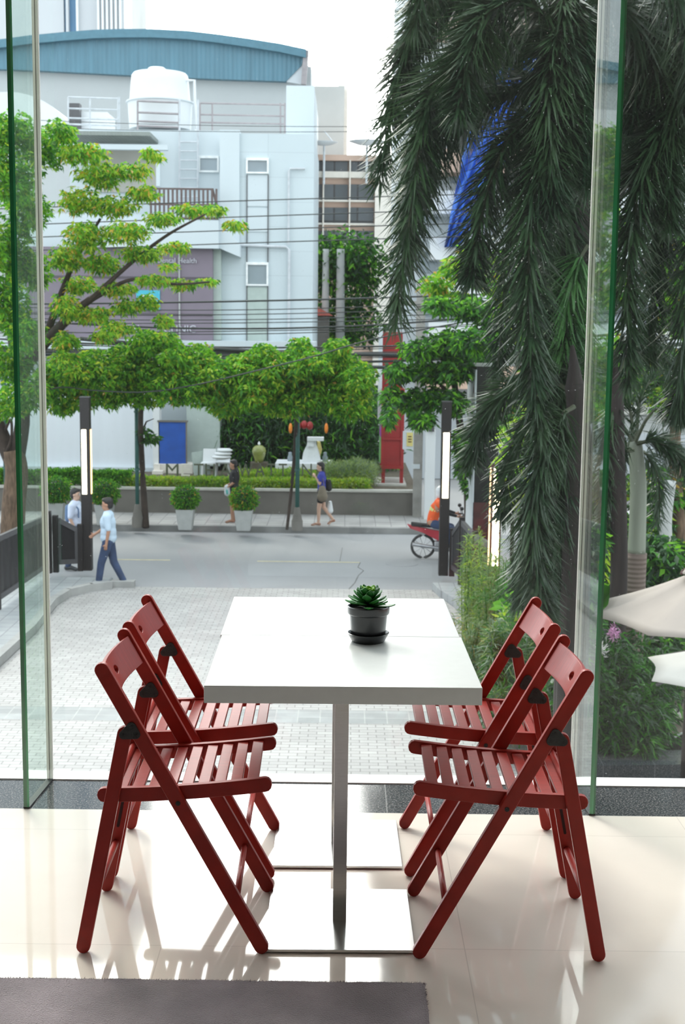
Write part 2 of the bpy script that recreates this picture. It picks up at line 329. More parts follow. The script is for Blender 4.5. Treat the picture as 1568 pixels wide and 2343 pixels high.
# ------------------------------------------------------------------ mesh helpers
COL = scene.collection
class MB:
    def __init__(s): s.v = []; s.f = []; s.m = []
    def add(s, vs, fs, m=0):
        k = len(s.v); s.v.extend([tuple(x) for x in vs]); s.f.extend([tuple(i + k for i in f) for f in fs]); s.m.extend([m] * len(fs)); return s
    def box(s, x0, x1, y0, y1, z0, z1, m=0):
        v = [(x, y, z) for x in (x0, x1) for y in (y0, y1) for z in (z0, z1)]
        return s.add(v, [(0, 1, 3, 2), (4, 6, 7, 5), (0, 4, 5, 1), (2, 3, 7, 6), (0, 2, 6, 4), (1, 5, 7, 3)], m)
    def bar(s, a, b, w, h, m=0, up=(0, 0, 1)):
        a = Vector(a); b = Vector(b); d = (b - a).normalized(); up = Vector(up)
        if abs(d.dot(up)) > 0.98: up = Vector((0, 1, 0))
        sx = d.cross(up).normalized() * w / 2; sz = sx.normalized().cross(d).normalized() * h / 2
        v = [p + i * sx + j * sz for p in (a, b) for i in (-1, 1) for j in (-1, 1)]
        return s.add(v, [(0, 1, 3, 2), (4, 6, 7, 5), (0, 4, 5, 1), (2, 3, 7, 6), (0, 2, 6, 4), (1, 5, 7, 3)], m)
    def tube(s, pts, r, n=8, m=0, caps=True, flat=1.0):
        pts = [Vector(p) for p in pts]; k = len(pts); rs = r if isinstance(r, (list, tuple)) else [r] * k
        vs = []; ref = None
        for i, p in enumerate(pts):
            d = (pts[min(i + 1, k - 1)] - pts[max(i - 1, 0)]).normalized()
            if ref is None:
                ref = Vector((0, 0, 1)) if abs(d.z) < 0.9 else Vector((1, 0, 0))
            a = d.cross(ref).normalized(); b = d.cross(a).normalized(); ref = -b if False else ref
            for j in range(n):
                t = 2 * math.pi * j / n; vs.append(p + (a * math.cos(t) + b * math.sin(t) * flat) * rs[i])
        fs = [(i * n + j, i * n + (j + 1) % n, (i + 1) * n + (j + 1) % n, (i + 1) * n + j) for i in range(k - 1) for j in range(n)]
        if caps: fs.append(tuple(range(n - 1, -1, -1))); fs.append(tuple((k - 1) * n + j for j in range(n)))
        return s.add(vs, fs, m)
    def lathe(s, prof, c=(0, 0, 0), n=24, m=0, close=False):
        c = Vector(c); k = len(prof); vs = []
        for r, z in prof:
            for j in range(n):
                t = 2 * math.pi * j / n; vs.append(c + Vector((r * math.cos(t), r * math.sin(t), z)))
        fs = [(i * n + j, i * n + (j + 1) % n, (i + 1) * n + (j + 1) % n, (i + 1) * n + j) for i in range(k - 1) for j in range(n)]
        if prof[0][0] > 1e-5: fs.append(tuple(range(n - 1, -1, -1)))
        if prof[-1][0] > 1e-5: fs.append(tuple((k - 1) * n + j for j in range(n)))
        return s.add(vs, fs, m)
    def ball(s, c, r, m=0, n=10, squash=(1, 1, 1)):
        c = Vector(c); vs = []; k = n // 2 + 1
        for i in range(k + 1):
            p = math.pi * i / k
            for j in range(n):
                t = 2 * math.pi * j / n
                vs.append(c + Vector((r * squash[0] * math.sin(p) * math.cos(t), r * squash[1] * math.sin(p) * math.sin(t), r * squash[2] * math.cos(p))))
        fs = [(i * n + j, (i + 1) * n + j, (i + 1) * n + (j + 1) % n, i * n + (j + 1) % n) for i in range(k) for j in range(n)]
        return s.add(vs, fs, m)
    def prism(s, poly, off, m=0):
        """poly: 3D points of one face, off: extrusion vector"""
        poly = [Vector(p) for p in poly]; off = Vector(off); n = len(poly)
        vs = poly + [p + off for p in poly]
        fs = [tuple(range(n)), tuple(range(2 * n - 1, n - 1, -1))] + [(i, i + n, (i + 1) % n + n, (i + 1) % n) for i in range(n)]
        return s.add(vs, fs, m)
    def slab(s, poly, z0, z1, m=0):
        return s.prism([(x, y, z0) for x, y in poly], (0, 0, z1 - z0), m)
    def build(s, name, mats, parent=None, smooth=False, bevel=0.0, tag=None, recalc=True, origin=None, sub=0, auto=None):
        me = bpy.data.meshes.new(name)
        if parent is not None: off = Vector(parent.get('_o', (0, 0, 0)))
        elif origin is not None: off = Vector(origin)
        else:
            a = np.array(s.v, dtype=float); off = Vector(((a[:, 0].min() + a[:, 0].max()) / 2, (a[:, 1].min() + a[:, 1].max()) / 2, a[:, 2].min()))
        me.from_pydata([(x - off.x, y - off.y, z - off.z) for x, y, z in s.v], [], s.f)
        for mm in (mats if isinstance(mats, (list, tuple)) else [mats]): me.materials.append(mm)
        me.polygons.foreach_set('material_index', s.m)
        if smooth: me.polygons.foreach_set('use_smooth', [True] * len(me.polygons))
        me.update()
        if recalc:
            b = bmesh.new(); b.from_mesh(me); bmesh.ops.recalc_face_normals(b, faces=b.faces); b.to_mesh(me); b.free()
        o = bpy.data.objects.new(name, me); COL.objects.link(o)
        if parent is not None:
            o.parent = parent
            po = Vector(parent.get('_o', (0, 0, 0)))
            o['_o'] = tuple(po)
        else:
            o.location = off; o['_o'] = tuple(off)
        if bevel:
            bv = o.modifiers.new('bevel', 'BEVEL'); bv.width = bevel; bv.segments = 2; bv.limit_method = 'ANGLE'; bv.angle_limit = math.radians(40)
            me.polygons.foreach_set('use_smooth', [True] * len(me.polygons))
            wn_ = o.modifiers.new('wn', 'WEIGHTED_NORMAL')
        elif auto:
            b = bmesh.new(); b.from_mesh(me)
            for e in b.edges:
                if len(e.link_faces) == 2 and e.calc_face_angle(0) > auto: e.smooth = False
            b.to_mesh(me); b.free()
        if tag: settag(o, **tag)
        return o
def settag(o, label=None, cat=None, group=None, kind=None):
    if label: o['label'] = label
    if cat: o['category'] = cat
    if group: o['group'] = group
    if kind: o['kind'] = kind
    return o
def thing(name, loc, label, cat, group=None):
    o = bpy.data.objects.new(name, None); COL.objects.link(o); o.location = loc; o.empty_display_size = 0.1
    o['_o'] = tuple(loc); settag(o, label, cat, group); return o
def struct(mb, name, mats, label=None, **k):
    o = mb.build(name, mats, **k); o['kind'] = 'structure'
    if label: o['label'] = label
    return o
def copy_tree(o, parent=None):
    kids = list(o.children)
    c = o.copy(); COL.objects.link(c)
    if parent is not None: c.parent = parent
    for ch in kids: copy_tree(ch, c)
    return c
# leaf clouds -------------------------------------------------------
def leaves(mb, P, D, L, Wd, rng, mw, droop=0.3, fold=0.15):
    """P (n,3) leaf bases, D (n,3) directions; diamonds with a fold and a sagging tip; mw = material weights"""
    n = len(P); D = D / (np.linalg.norm(D, axis=1, keepdims=True) + 1e-9)
    R = rng.normal(size=(n, 3)); S = np.cross(D, R); S /= (np.linalg.norm(S, axis=1, keepdims=True) + 1e-9)
    Nn = np.cross(S, D)
    l = (L * rng.uniform(0.65, 1.25, n))[:, None]; w = (Wd * rng.uniform(0.7, 1.2, n))[:, None] / 2
    mid = P + D * l * 0.45 - np.array([0, 0, 1]) * l * droop * 0.2
    tip = P + D * l - np.array([0, 0, 1]) * l * droop
    V = np.stack([P, mid + S * w + Nn * w * fold * 2, tip, mid - S * w + Nn * w * fold * 2], 1).reshape(-1, 3)
    k = len(mb.v); mb.v.extend(map(tuple, V.tolist()))
    mb.f.extend([(k + 4 * i, k + 4 * i + 1, k + 4 * i + 2, k + 4 * i + 3) for i in range(n)])
    mb.m.extend(rng.choice(len(mw), n, p=np.array(mw) / sum(mw)).tolist())
def blob_points(blobs, n, rng, shell=0.55):
    vol = np.array([b[1][0] * b[1][1] * b[1][2] for b in blobs]) ** 0.8
    idx = rng.choice(len(blobs), n, p=vol / vol.sum())
    C = np.array([b[0] for b in blobs])[idx]; Rr = np.array([b[1] for b in blobs])[idx]
    d = rng.normal(size=(n, 3)); d /= np.linalg.norm(d, axis=1, keepdims=True)
    r = shell + (1 - shell) * rng.uniform(0, 1, (n, 1)) ** 0.7
    r *= rng.uniform(0.85, 1.1, (n, 1))
    return C + d * Rr * r, d
def foliage(name, mats, mw, blobs, n, L, Wd, seed, parent=None, cluster=1, droop=0.3, shell=0.4, spread=1.0, out=0.6, tag=None):
    rng = np.random.default_rng(seed); mb = MB()
    P, d = blob_points(blobs, n, rng, shell)
    for c in range(cluster):
        D = rng.normal(size=(n, 3)) * spread + d * out
        if cluster > 1: D[:, 2] = D[:, 2] * 0.5 - 0.1
        leaves(mb, P if cluster > 1 else P, D, L, Wd, rng, mw, droop)
    return mb.build(name, mats, parent, recalc=False, tag=tag)
def bez(pts, n):
    """Catmull-Rom through pts"""
    P = [Vector(p) for p in pts]; P = [P[0] * 2 - P[1]] + P + [P[-1] * 2 - P[-2]]; o = []
    segs = len(P) - 3
    for i in range(n + 1):
        t = i / n * segs; k = min(int(t), segs - 1); t -= k
        a, b, c, d = P[k:k + 4]
        o.append(0.5 * ((2 * b) + (c - a) * t + (2 * a - 5 * b + 4 * c - d) * t * t + (3 * b - a - 3 * c + d) * t ** 3))
    return o
def frond(parent, pts, n, L, seed, mats, Wd=0.029, droop=0.22, start=0.12, name='frond', r0=0.022, plume=1.0):
    n = int(n * 0.66); L = L * 1.28
    rng = np.random.default_rng(seed)
    sp = bez(pts, 24); mb = MB()
    mb.tube(sp, [r0 * (1 - 0.8 * i / 24) for i in range(25)], 5, 0)
    A = np.array([tuple(p) for p in sp]); T = np.gradient(A, axis=0); T /= np.linalg.norm(T, axis=1, keepdims=True)
    t = np.sort(rng.uniform(start, 1, n)); x = t * 24; i = np.minimum(x.astype(int), 23); fr = (x - i)[:, None]
    P = A[i] * (1 - fr) + A[i + 1] * fr; Tt = T[i] * (1 - fr) + T[i + 1] * fr
    R = rng.normal(size=(n, 3)); R -= (R * Tt).sum(1, keepdims=True) * Tt; R /= np.linalg.norm(R, axis=1, keepdims=True)
    a = np.radians(rng.uniform(30, 78, n))[:, None] * plume
    n_ = n
    D = Tt * np.cos(a) + R * np.sin(a)
    prof = (np.sin(np.clip(t, 0, 1) * math.pi * 0.85 + 0.35) * 0.6 + 0.45)
    k = len(mb.v)
    l = L * prof
    m2 = MB(); leaves(m2, P, D, 1.0, 1.0, rng, [1], 0)
    V = np.array(m2.v).reshape(n, 4, 3)
    S = np.cross(D, R); S /= np.linalg.norm(S, axis=1, keepdims=True)
    ll = (l * rng.uniform(0.75, 1.15, n))[:, None]; w = Wd * rng.uniform(0.7, 1.2, (n, 1)) / 2
    mid = P + D * ll * 0.4 - np.array([0, 0, 1]) * ll * droop * 0.12
    tip = P + D * ll - np.array([0, 0, 1]) * ll * droop
    V = np.stack([P, mid + S * w, tip, mid - S * w], 1).reshape(-1, 3)
    mb.v.extend(map(tuple, V.tolist())); mb.f.extend([(k + 4 * q, k + 4 * q + 1, k + 4 * q + 2, k + 4 * q + 3) for q in range(n)])
    mb.m.extend([1] * n)
    return mb.build(name, mats, parent, recalc=False)

# ================================================================== ROOM
GF = 4.28      # tile / granite edge
GG = 4.56      # granite / sill edge = plane of the panes
WX = 5.0
struct(MB().box(-WX, WX, -4.5, GF, -0.05, 0), 'floor', M['floor'], 'polished cream stone tile floor of the room', origin=(0.33, 0.10, 0))
struct(MB().box(-WX, WX, GF, GG, -0.05, 0.0), 'trim_1', M['granite'], 'dark speckled granite strip along the window wall', origin=(-1.045 + 0.6 * 8, GF, 0))
sill = MB(); sill.box(-WX, WX, GG + 0.006, 4.655, -0.25, 0.004)
struct(sill, 'trim_2', M['sill'], 'white stone sill outside the panes')
struct(MB().box(-WX, WX, GG, GG + 0.006, -0.05, 0.001), 'trim_3', M['rubber'])
struct(MB().box(-WX, WX, 4.40, 4.70, 3.3, 3.9), 'wall_front', M['wallin'])
struct(MB().box(-WX - 0.2, -WX, -4.5, 4.6, -0.3, 3.3), 'wall_left', M['wallin'])
struct(MB().box(WX, WX + 0.2, -4.5, 4.6, -0.3, 3.3), 'wall_right', M['wallin'])
struct(MB().box(-WX - 0.2, WX + 0.2, -4.7, -4.5, -0.3, 3.3), 'wall_back', M['wallin'])
struct(MB().box(-WX - 0.2, WX + 0.2, -4.7, 4.5, 3.3, 3.5), 'ceiling', M['ceil'])
struct(MB().box(-WX - 0.2, WX + 0.2, -4.7, 4.54, -3.6, -0.3), 'wall_base', M['wallin'])
# panes: three big sheets butted at the fins
FXL, FXR = -1.046, 0.828
for k, (a, b) in enumerate(((-3.0, FXL - 0.011), (FXL + 0.011, FXR - 0.011), (FXR + 0.011, 3.0)), 1):
    w = MB().box(a, b, GG + 0.012, GG + 0.0125, 0.0, 3.3)
    # one sheet of glass: a single face keeps the view clean
    me_ = MB(); me_.add([(a, GG + 0.012, 0.004), (b, GG + 0.012, 0.004), (b, GG + 0.012, 3.3), (a, GG + 0.012, 3.3)], [(0, 1, 2, 3)])
    struct(me_, 'window_%d' % k, M['glass'], 'clear full-height window pane, slightly dusty', recalc=False)
# glass fins with green edges, and the white sealed joints
def fin(x0, x1, label, side):
    t = thing('glass_fin', (x1, GF, 0), label, 'glass fin')
    th = 0.019
    f = MB()
    sgn = th / 2
    f.add([(x0 - sgn, GG, 0.006), (x1 - sgn, GF + 0.0, 0.006), (x1 - sgn, GF, 3.3), (x0 - sgn, GG, 3.3)], [(0, 1, 2, 3)])
    f.add([(x0 + sgn, GG, 0.006), (x1 + sgn, GF + 0.0, 0.006), (x1 + sgn, GF, 3.3), (x0 + sgn, GG, 3.3)], [(0, 1, 2, 3)])
    f.build('fin_sheet', M['finglass'] if side else M['finglass2'], t, recalc=False)
    e = MB()
    e.add([(x1 - sgn, GF, 0.006), (x1 + sgn * 0.3, GF - 0.0015, 0.006), (x1 + sgn * 0.3, GF - 0.0015, 3.3), (x1 - sgn, GF, 3.3)], [(0, 1, 2, 3)], side)
    e.add([(x1 + sgn * 0.3, GF - 0.0015, 0.006), (x1 + sgn, GF, 0.006), (x1 + sgn, GF, 3.3), (x1 + sgn * 0.3, GF - 0.0015, 3.3)], [(0, 1, 2, 3)], 1 - side)
    e.build('polished_edge', [M['finedge'], M['finedge2']], t, recalc=False)
    MB().bar((x1, GF, 0.004), (x0, GG, 0.004), 0.022, 0.006).build('bottom_gasket', M['rubber'], t)
    j = MB()
    j.box(x0 - 0.0095, x0 - 0.002, GG - 0.002, GG + 0.018, 0.004, 3.3)
    j.box(x0 + 0.002, x0 + 0.0095, GG - 0.002, GG + 0.018, 0.004, 3.3)
    j.box(x0 - 0.002, x0 + 0.002, GG + 0.002, GG + 0.015, 0.004, 3.3, 1)
    j.build('sealed_joint', [M['silicone'], M['silicone_d']], t)
fin(FXL, -1.062, 'upright glass fin with a green edge left of the chairs, standing on the granite strip', 1)
fin(FXR, 0.846, 'upright glass fin with a green edge right of the chairs, standing on the granite strip', 0)

# rug
rg = MB(); rnd = random.Random(4)
x1r, y1r = 0.212, 3.095
ed = []
rad = 0.02
for i in range(121): ed.append((-2.2 + (x1r - rad + 2.2) * i / 120, y1r + rnd.uniform(-0.0015, 0.0015) - 0.004 * abs(math.sin(i * 0.3))))
for i in range(1, 6): a = math.pi / 2 * (1 - i / 6); ed.append((x1r - rad + rad * math.cos(a), y1r - rad + rad * math.sin(a)))
for i in range(60): ed.append((x1r + rnd.uniform(-0.0015, 0.0015), y1r - rad - 1.6 * i / 60))
ed.append((-2.2, y1r - 1.6))
rg.slab(ed, 0.0, 0.012)
rugo = rg.build('rug', M['rug'], tag=dict(label='dark grey short-pile rug lying on the tile floor in the foreground', cat='rug'))
# fibre fringe of the pile along its visible edges
rng = np.random.default_rng(5); fr_ = MB()
nf = 9000
px_ = rng.uniform(-1.3, x1r, nf); py_ = y1r - np.abs(rng.normal(0, 0.01, nf)); px_[:2600] = x1r - 0.002 - np.abs(rng.normal(0, 0.006, 2600)); py_[:2600] = rng.uniform(2.3, y1r, 2600)
Pf = np.stack([px_, py_, np.full(nf, 0.006)], 1); Df = rng.normal(size=(nf, 3)) * 0.5 + np.array([0, 0.35, 0.8]); Df[:2600, 0] += 0.2
leaves(fr_, Pf, Df, 0.010, 0.0016, rng, [1], 0.2)
pile = fr_.build('pile', M['rug'], rugo, recalc=False); pile['kind'] = 'stuff'

# ------------------------------------------------------------------ folding chair
def stadium(p0, p1, w, n=8, r1=True, r0=True):
    p0 = Vector(p0); p1 = Vector(p1); d = (p1 - p0).normalized(); s = Vector((-d.y, d.x)); o = []
    for c, sg, on in ((p1, 1, r1), (p0, -1, r0)):
        for i in range(n + 1):
            a = math.pi * i / n
            o.append(c + (s * math.cos(a) * sg * 1 + d * math.sin(a) * sg) * (w / 2) if on else c + s * (w / 2) * (1 if i < n / 2 else -1) * sg)
    return o
UO = 0.23
def xz(poly, y0, y1):
    m = MB(); m.prism([(p[0] - UO, y0, p[1]) for p in poly], (0, y1 - y0, 0)); return m
def railz(u): return 0.4215 + 0.030 * (max(0, 0.41 - u) / 0.42) ** 1.8
def make_chair(label):
    t = thing('folding_chair', (0, 0, 0), label, 'chair', 'red folding chairs around the table')
    C = M['chair']
    YP = 0.190
    for s in (1, -1):
        xz(stadium((0.0, 0.0185), (0.405, 0.757), 0.037), s * YP - 0.010, s * YP + 0.010).build('long_leg', C, t, bevel=0.003)
        rl = xz(stadium((0.463, 0.0185), (0.350, 0.592), 0.036, r1=True), s * YP - 0.010, s * YP + 0.010).build('rear_leg', C, t, bevel=0.003)
        # slot in the inner face of the rear leg
        q = [(0.463 - 0.1971 * (z - 0.0185), z) for z in (0.20, 0.41)]
        xz(stadium(q[0], q[1], 0.008), s * (YP - 0.0106) - 0.0006, s * (YP - 0.0106) + 0.0006).build('slot', M['groove'], rl)
        # seat rail
        us = [-0.008 + 0.416 * i / 14 for i in range(15)]
        up = [(u, railz(u) + 0.019) for u in us]; dn = [(u, railz(u) - 0.019) for u in us]
        front = [(-0.008 - 0.017 * math.cos(a), railz(-0.008) + 0.019 * math.sin(a)) for a in [(-1 + 2 * i / 6) * math.pi / 2 for i in range(7)]]
        rear = [(0.408 + 0.017 * math.cos(a), railz(0.408) + 0.019 * math.sin(a)) for a in [(1 - 2 * i / 6) * math.pi / 2 for i in range(7)]]
        poly = front[1:-1] + up + rear[1:-1] + dn[::-1]
        yr = YP - 0.0205
        xz(poly, s * yr - 0.0095, s * yr + 0.0095).build('seat_rail', C, t, bevel=0.0025)
        # hinge plates on both faces of the joint
        tri = [(0.320, 0.591), (0.331, 0.612), (0.351, 0.590)]
        cx = sum(p[0] for p in tri) / 3; cz = sum(p[1] for p in tri) / 3
        pl = []
        for i in range(3):
            a0 = math.atan2(tri[i][1] - cz, tri[i][0] - cx)
            for da in (0.9, 0.45, 0, -0.45, -0.9):
                pl.append((tri[i][0] + 0.0115 * math.cos(a0 + da), tri[i][1] + 0.0115 * math.sin(a0 + da)))
        # order clockwise
        pl.sort(key=lambda p: -math.atan2(p[1] - cz, p[0] - cx))
        for fy in (1, -1):
            y0 = s * YP + fy * 0.0102
            hp = xz(pl, y0, y0 + fy * 0.0045).build('hinge_plate', M['bracket'], t, bevel=0.001)
            for p in tri:
                mm = MB(); mm.tube([(p[0] - UO, y0 + fy * 0.004, p[1]), (p[0] - UO, y0 + fy * 0.0062, p[1])], 0.0032, 10)
                mm.build('rivet', M['post'], hp)
        mm = MB(); mm.tube([(0.2145 - UO, s * (YP + 0.0095), 0.409), (0.2145 - UO, s * (YP + 0.0115), 0.409)], 0.0062, 12)
        mm.build('pivot_bolt', M['bracket'], t)
    for i in range(9):
        u = 0.010 + i * 0.0425; z = railz(u + 0.015)
        m = MB(); m.bar((u + 0.015 - UO, -YP + 0.028, z + 0.008), (u + 0.015 - UO, YP - 0.028, z + 0.008), 0.030, 0.012)
        m.build('seat_slat', C, t, bevel=0.002)
    def dowel(name, u, z, r, yy):
        m = MB(); m.tube([(u - UO, -yy, z), (u - UO, yy, z)], r, 12); m.build(name, C, t, smooth=True)
    dowel('seat_dowel', 0.380, 0.440, 0.0085, YP - 0.009)
    dowel('rear_stretcher', 0.434, 0.150, 0.0095, YP - 0.009)
    dowel('front_stretcher', 0.066, 0.139, 0.0085, YP - 0.009)
    # backrest with a grip hole, bowed away from the sitter
    nA, rings = 48, [0, 0.25, 0.5, 0.75, 1.0]
    hy, hs, Ya, Sa = 0.021, 0.0115, YP - 0.010, 0.0435
    dirp = Vector((0.405, 0.7385)).normalized(); nrm = Vector((dirp.y, -dirp.x))
    cc = Vector((0.0, 0.0185)) + dirp * 0.793
    P2 = []
    for k in rings:
        for i in range(nA):
            a = 2 * math.pi * i / nA; c, s_ = math.cos(a), math.sin(a)
            e = (hy * c, hs * s_)
            if abs(c) * Sa > abs(s_) * Ya: b = (Ya * (1 if c > 0 else -1), Ya * s_ / abs(c))
            else: b = (Sa * c / max(abs(s_), 1e-6), Sa * (1 if s_ > 0 else -1))
            # spread rays so corners are met
            P2.append((e[0] + (b[0] - e[0]) * k, e[1] + (b[1] - e[1]) * k))
    # snap nearest ray ends to the four corners
    for sy in (1, -1):
        for ss in (1, -1):
            j = min(range(nA), key=lambda i: (P2[4 * nA + i][0] - sy * Ya) ** 2 + (P2[4 * nA + i][1] - ss * Sa) ** 2)
            P2[4 * nA + j] = (sy * Ya, ss * Sa)
    vs = []
    for th in (0.0, 0.013):
        for (y, s_) in P2:
            bow = 0.030 * (1 - (y / Ya) ** 2) - 0.008
            q = cc + dirp * (s_ + 0.003 * (1 - (y / Ya) ** 2)) + nrm * (bow + th - 0.004)
            vs.append((q.x - UO, y, q.y))
    nP = len(P2); fs = []
    for k in range(4):
        for i in range(nA):
            j = (i + 1) % nA
            fs.append((k * nA + i, k * nA + j, (k + 1) * nA + j, (k + 1) * nA + i))
            fs.append((nP + k * nA + j, nP + k * nA + i, nP + (k + 1) * nA + i, nP + (k + 1) * nA + j))
    for i in range(nA):
        j = (i + 1) % nA
        fs.append((i, nP + i, nP + j, j)); fs.append((4 * nA + j, nP + 4 * nA + j, nP + 4 * nA + i, 4 * nA + i))
    m = MB(); m.add(vs, fs); m.build('backrest', C, t, bevel=0.0025)
    return t
ch0 = make_chair('red wooden folding chair on the left of the table, the one nearer the rug')
# (x of the long-leg feet, y centre, facing)
for o, X, Y, rz, lab in ((ch0, -0.208, 3.451, math.pi + 0.02, None),
                         (None, -0.216, 3.925, math.pi + 0.012, 'red wooden folding chair on the left of the table, the one nearer the window'),
                         (None, 0.210, 3.437, -0.01, 'red wooden folding chair on the right of the table, the one nearer the rug'),
                         (None, 0.208, 3.958, 0.0, 'red wooden folding chair on the right of the table, the one nearer the window')):
    o = o or copy_tree(ch0)
    if lab: o['label'] = lab
    s = UO if abs(rz) < 1 else -UO
    o.location = (X + s, Y, 0); o.rotation_euler = (0, 0, rz)

# ------------------------------------------------------------------ tables
def make_table(label):
    t = thing('cafe_table', (0, 0, 0), label, 'table', 'white pedestal tables pushed together')
    MB().box(-0.345, 0.345, -0.2708, 0.2703, 0.695, 0.74).build('table_top', M['laminate'], t, bevel=0.0015)
    MB().box(-0.0185, 0.0185, -0.0185, 0.0185, 0.010, 0.695).build('column', M['steel'], t, bevel=0.001)
    MB().box(-0.197, 0.197, -0.19, 0.19, 0.002, 0.0105).build('base_plate', M['steelplate'], t, bevel=0.001)
    MB().box(-0.12, 0.12, -0.12, 0.12, 0.687, 0.695).build('top_bracket', M['bracket'], t)
    for a in (-0.17, 0.17):
        for b in (-0.165, 0.165):
            f = MB(); f.lathe([(0.012, 0.0), (0.012, 0.003)], (a, b, 0), 10); f.build('glide_pad', M['rubber'], t)
    return t
TR = 0.0198
tb = make_table('white square table with a steel pedestal, the one nearer the rug')
def tloc(dy): return (0.0036 - dy * math.sin(TR), 3.1839 + dy * math.cos(TR), 0)
tb.location = tloc(0.2715); tb.rotation_euler = (0, 0, TR * 0.6)
tb2 = copy_tree(tb); tb2['label'] = 'white square table with a steel pedestal, the one nearer the window'
tb2.location = tloc(0.2715 + 0.5445)

# ------------------------------------------------------------------ succulent
pc = Vector((0.070, 3.668, 0.7402))
pt = thing('potted_succulent', tuple(pc), 'green succulent rosette in a black pot and saucer on the white table', 'plant')
q = MB(); q.lathe([(0.0, 0.0), (0.044, 0.0), (0.047, 0.002), (0.0585, 0.0235), (0.0595, 0.0255), (0.057, 0.026), (0.046, 0.006), (0.0, 0.005)], pc, 40); q.build('saucer', M['pot'], pt, smooth=True, auto=0.9)
q = MB(); q.lathe([(0.0, 0.006), (0.0455, 0.006), (0.048, 0.009), (0.0535, 0.078), (0.0575, 0.080), (0.0595, 0.084), (0.060, 0.101), (0.058, 0.103), (0.0545, 0.102), (0.052, 0.086), (0, 0.086)], pc, 40); q.build('pot', M['pot'], pt, smooth=True, auto=0.7)
q = MB(); q.lathe([(0.0525, 0.092), (0.03, 0.094), (0, 0.095)], pc, 24); q.build('soil', M['soil'], pt, smooth=True)
q = MB(); q.tube([pc + Vector((0, 0, 0.09)), pc + Vector((0, 0, 0.125))], 0.009, 8); q.build('stem', M['succ'], pt)
ros = MB(); rr = random.Random(11)
for k in range(44):
    f = k / 43; a = k * 2.39996 + rr.uniform(-0.15, 0.15)
    el = math.radians(-4 + 78 * f ** 1.15 + rr.uniform(-6, 6)); L = 0.066 * (1 - 0.62 * f) * rr.uniform(0.88, 1.1); w = 0.0155 * (1 - 0.30 * f)
    base = pc + Vector((0, 0, 0.101 + 0.034 * f)) + Vector((math.cos(a), math.sin(a), 0)) * 0.004
    d = Vector((math.cos(a) * math.cos(el), math.sin(a) * math.cos(el), math.sin(el))); s = Vector((-math.sin(a), math.cos(a), 0)); n = s.cross(d) * -1
    vs = []; prof = [(0, 0.35), (0.2, 0.5), (0.45, 0.85), (0.68, 1.0), (0.85, 0.8), (0.95, 0.42), (1.0, 0.06)]
    for (x, wd) in prof:
        up = 0.010 * (x ** 2) * (1 if f < 0.7 else -0.3)
        c = base + d * L * x + n * up
        tk = 0.0036 * (1 - 0.6 * x) + 0.0004
        for j in range(8):
            t_ = 2 * math.pi * j / 8
            vs.append(c + s * (w * wd * math.cos(t_)) + n * (tk * math.sin(t_) - 0.18 * w * wd * (1 - abs(math.cos(t_))) ))
    nn = len(prof)
    fs = [(i * 8 + j, i * 8 + (j + 1) % 8, (i + 1) * 8 + (j + 1) % 8, (i + 1) * 8 + j) for i in range(nn - 1) for j in range(8)] + [tuple(range(8)), tuple((nn - 1) * 8 + j for j in range(8))]
    ros.add(vs, fs, 1 if f > 0.80 else 0)
ros.build('rosette', [M['succ'], M['succ_y']], pt, smooth=True)
#PART2
# ================================================================== OUTSIDE: GROUND
G = -3.6
struct(MB().box(-90, 90, 4.6, 160, G - 0.3, G - 0.02), 'ground', M['asphalt2'], 'pale concrete ground and side road')
struct(MB().box(-60, 60, 26.1, 33.4, G - 0.02, G), 'trim_4', M['asphalt'], 'grey asphalt street crossing the view', origin=(0, 30, G))
# brick drive with the rounded corners of its kerbs
LK = [(-9.0, 4.8), (-9.0, 12), (-5.9, 17.5), (-5.25, 19.4), (-5.22, 22), (-5.35, 24.2), (-5.25, 25.2), (-4.95, 25.85), (-4.65, 26.1)]
drive = MB(); drive.slab([(4.6, 4.75)] + [(3.6, 14), (2.35, 20.5), (2.05, 24.6), (1.75, 26.15)] + [(x, y) for x, y in LK[::-1]][:-1] + [(-9.0, 4.75)], G - 0.02, G + 0.004)
struct(drive, 'trim_5', M['paving'], 'pale brick paved drive below the window', origin=(0, 15, G))
struct(MB().box(-6.2, 3.05, 17.02, 17.62, G, G + 0.007), 'trim_6', M['pavband'], 'darker paver band across the drive', origin=(0, 17.02, G))
# left walk with kerb
lw = [(-14, 12), (-9.0, 12), (-6.0, 17.5), (-5.40, 19.4), (-5.37, 22), (-5.50, 24.2), (-5.40, 25.1), (-5.05, 25.7), (-4.68, 25.95), (-4.68, 26.3), (-14, 26.3)]
struct(MB().slab(lw, G - 0.02, G + 0.15), 'trim_7', M['sidewalk2'], 'raised slab walk left of the drive', origin=(-8, 20, G))
kb = MB()
edge = [(-9.0, 12), (-6.0, 17.5), (-5.40, 19.4), (-5.37, 22), (-5.50, 24.2), (-5.40, 25.1), (-5.05, 25.7), (-4.68, 25.95)]
for a, b in zip(edge, edge[1:]):
    n = Vector((b[1] - a[1], -(b[0] - a[0]), 0)).normalized() * 0.14
    kb.prism([(a[0], a[1], G), (b[0], b[1], G), (b[0] + n.x, b[1] + n.y, G), (a[0] + n.x, a[1] + n.y, G)], (0, 0, 0.155))
kb.box(-4.68, -4.2, 25.98, 26.2, G, G + 0.13)
struct(kb, 'trim_8', M['kerb_l'], 'curved grey kerb along the drive')
rw = [(1.78, 26.2), (1.86, 25.5), (2.1, 24.6), (2.4, 20.5), (2.75, 18), (3.0, 16.8), (3.0, 26.2)]
struct(MB().slab(rw, G - 0.02, G + 0.15), 'trim_9', M['sidewalk2'], 'raised slab walk right of the drive', origin=(2.5, 22, G))
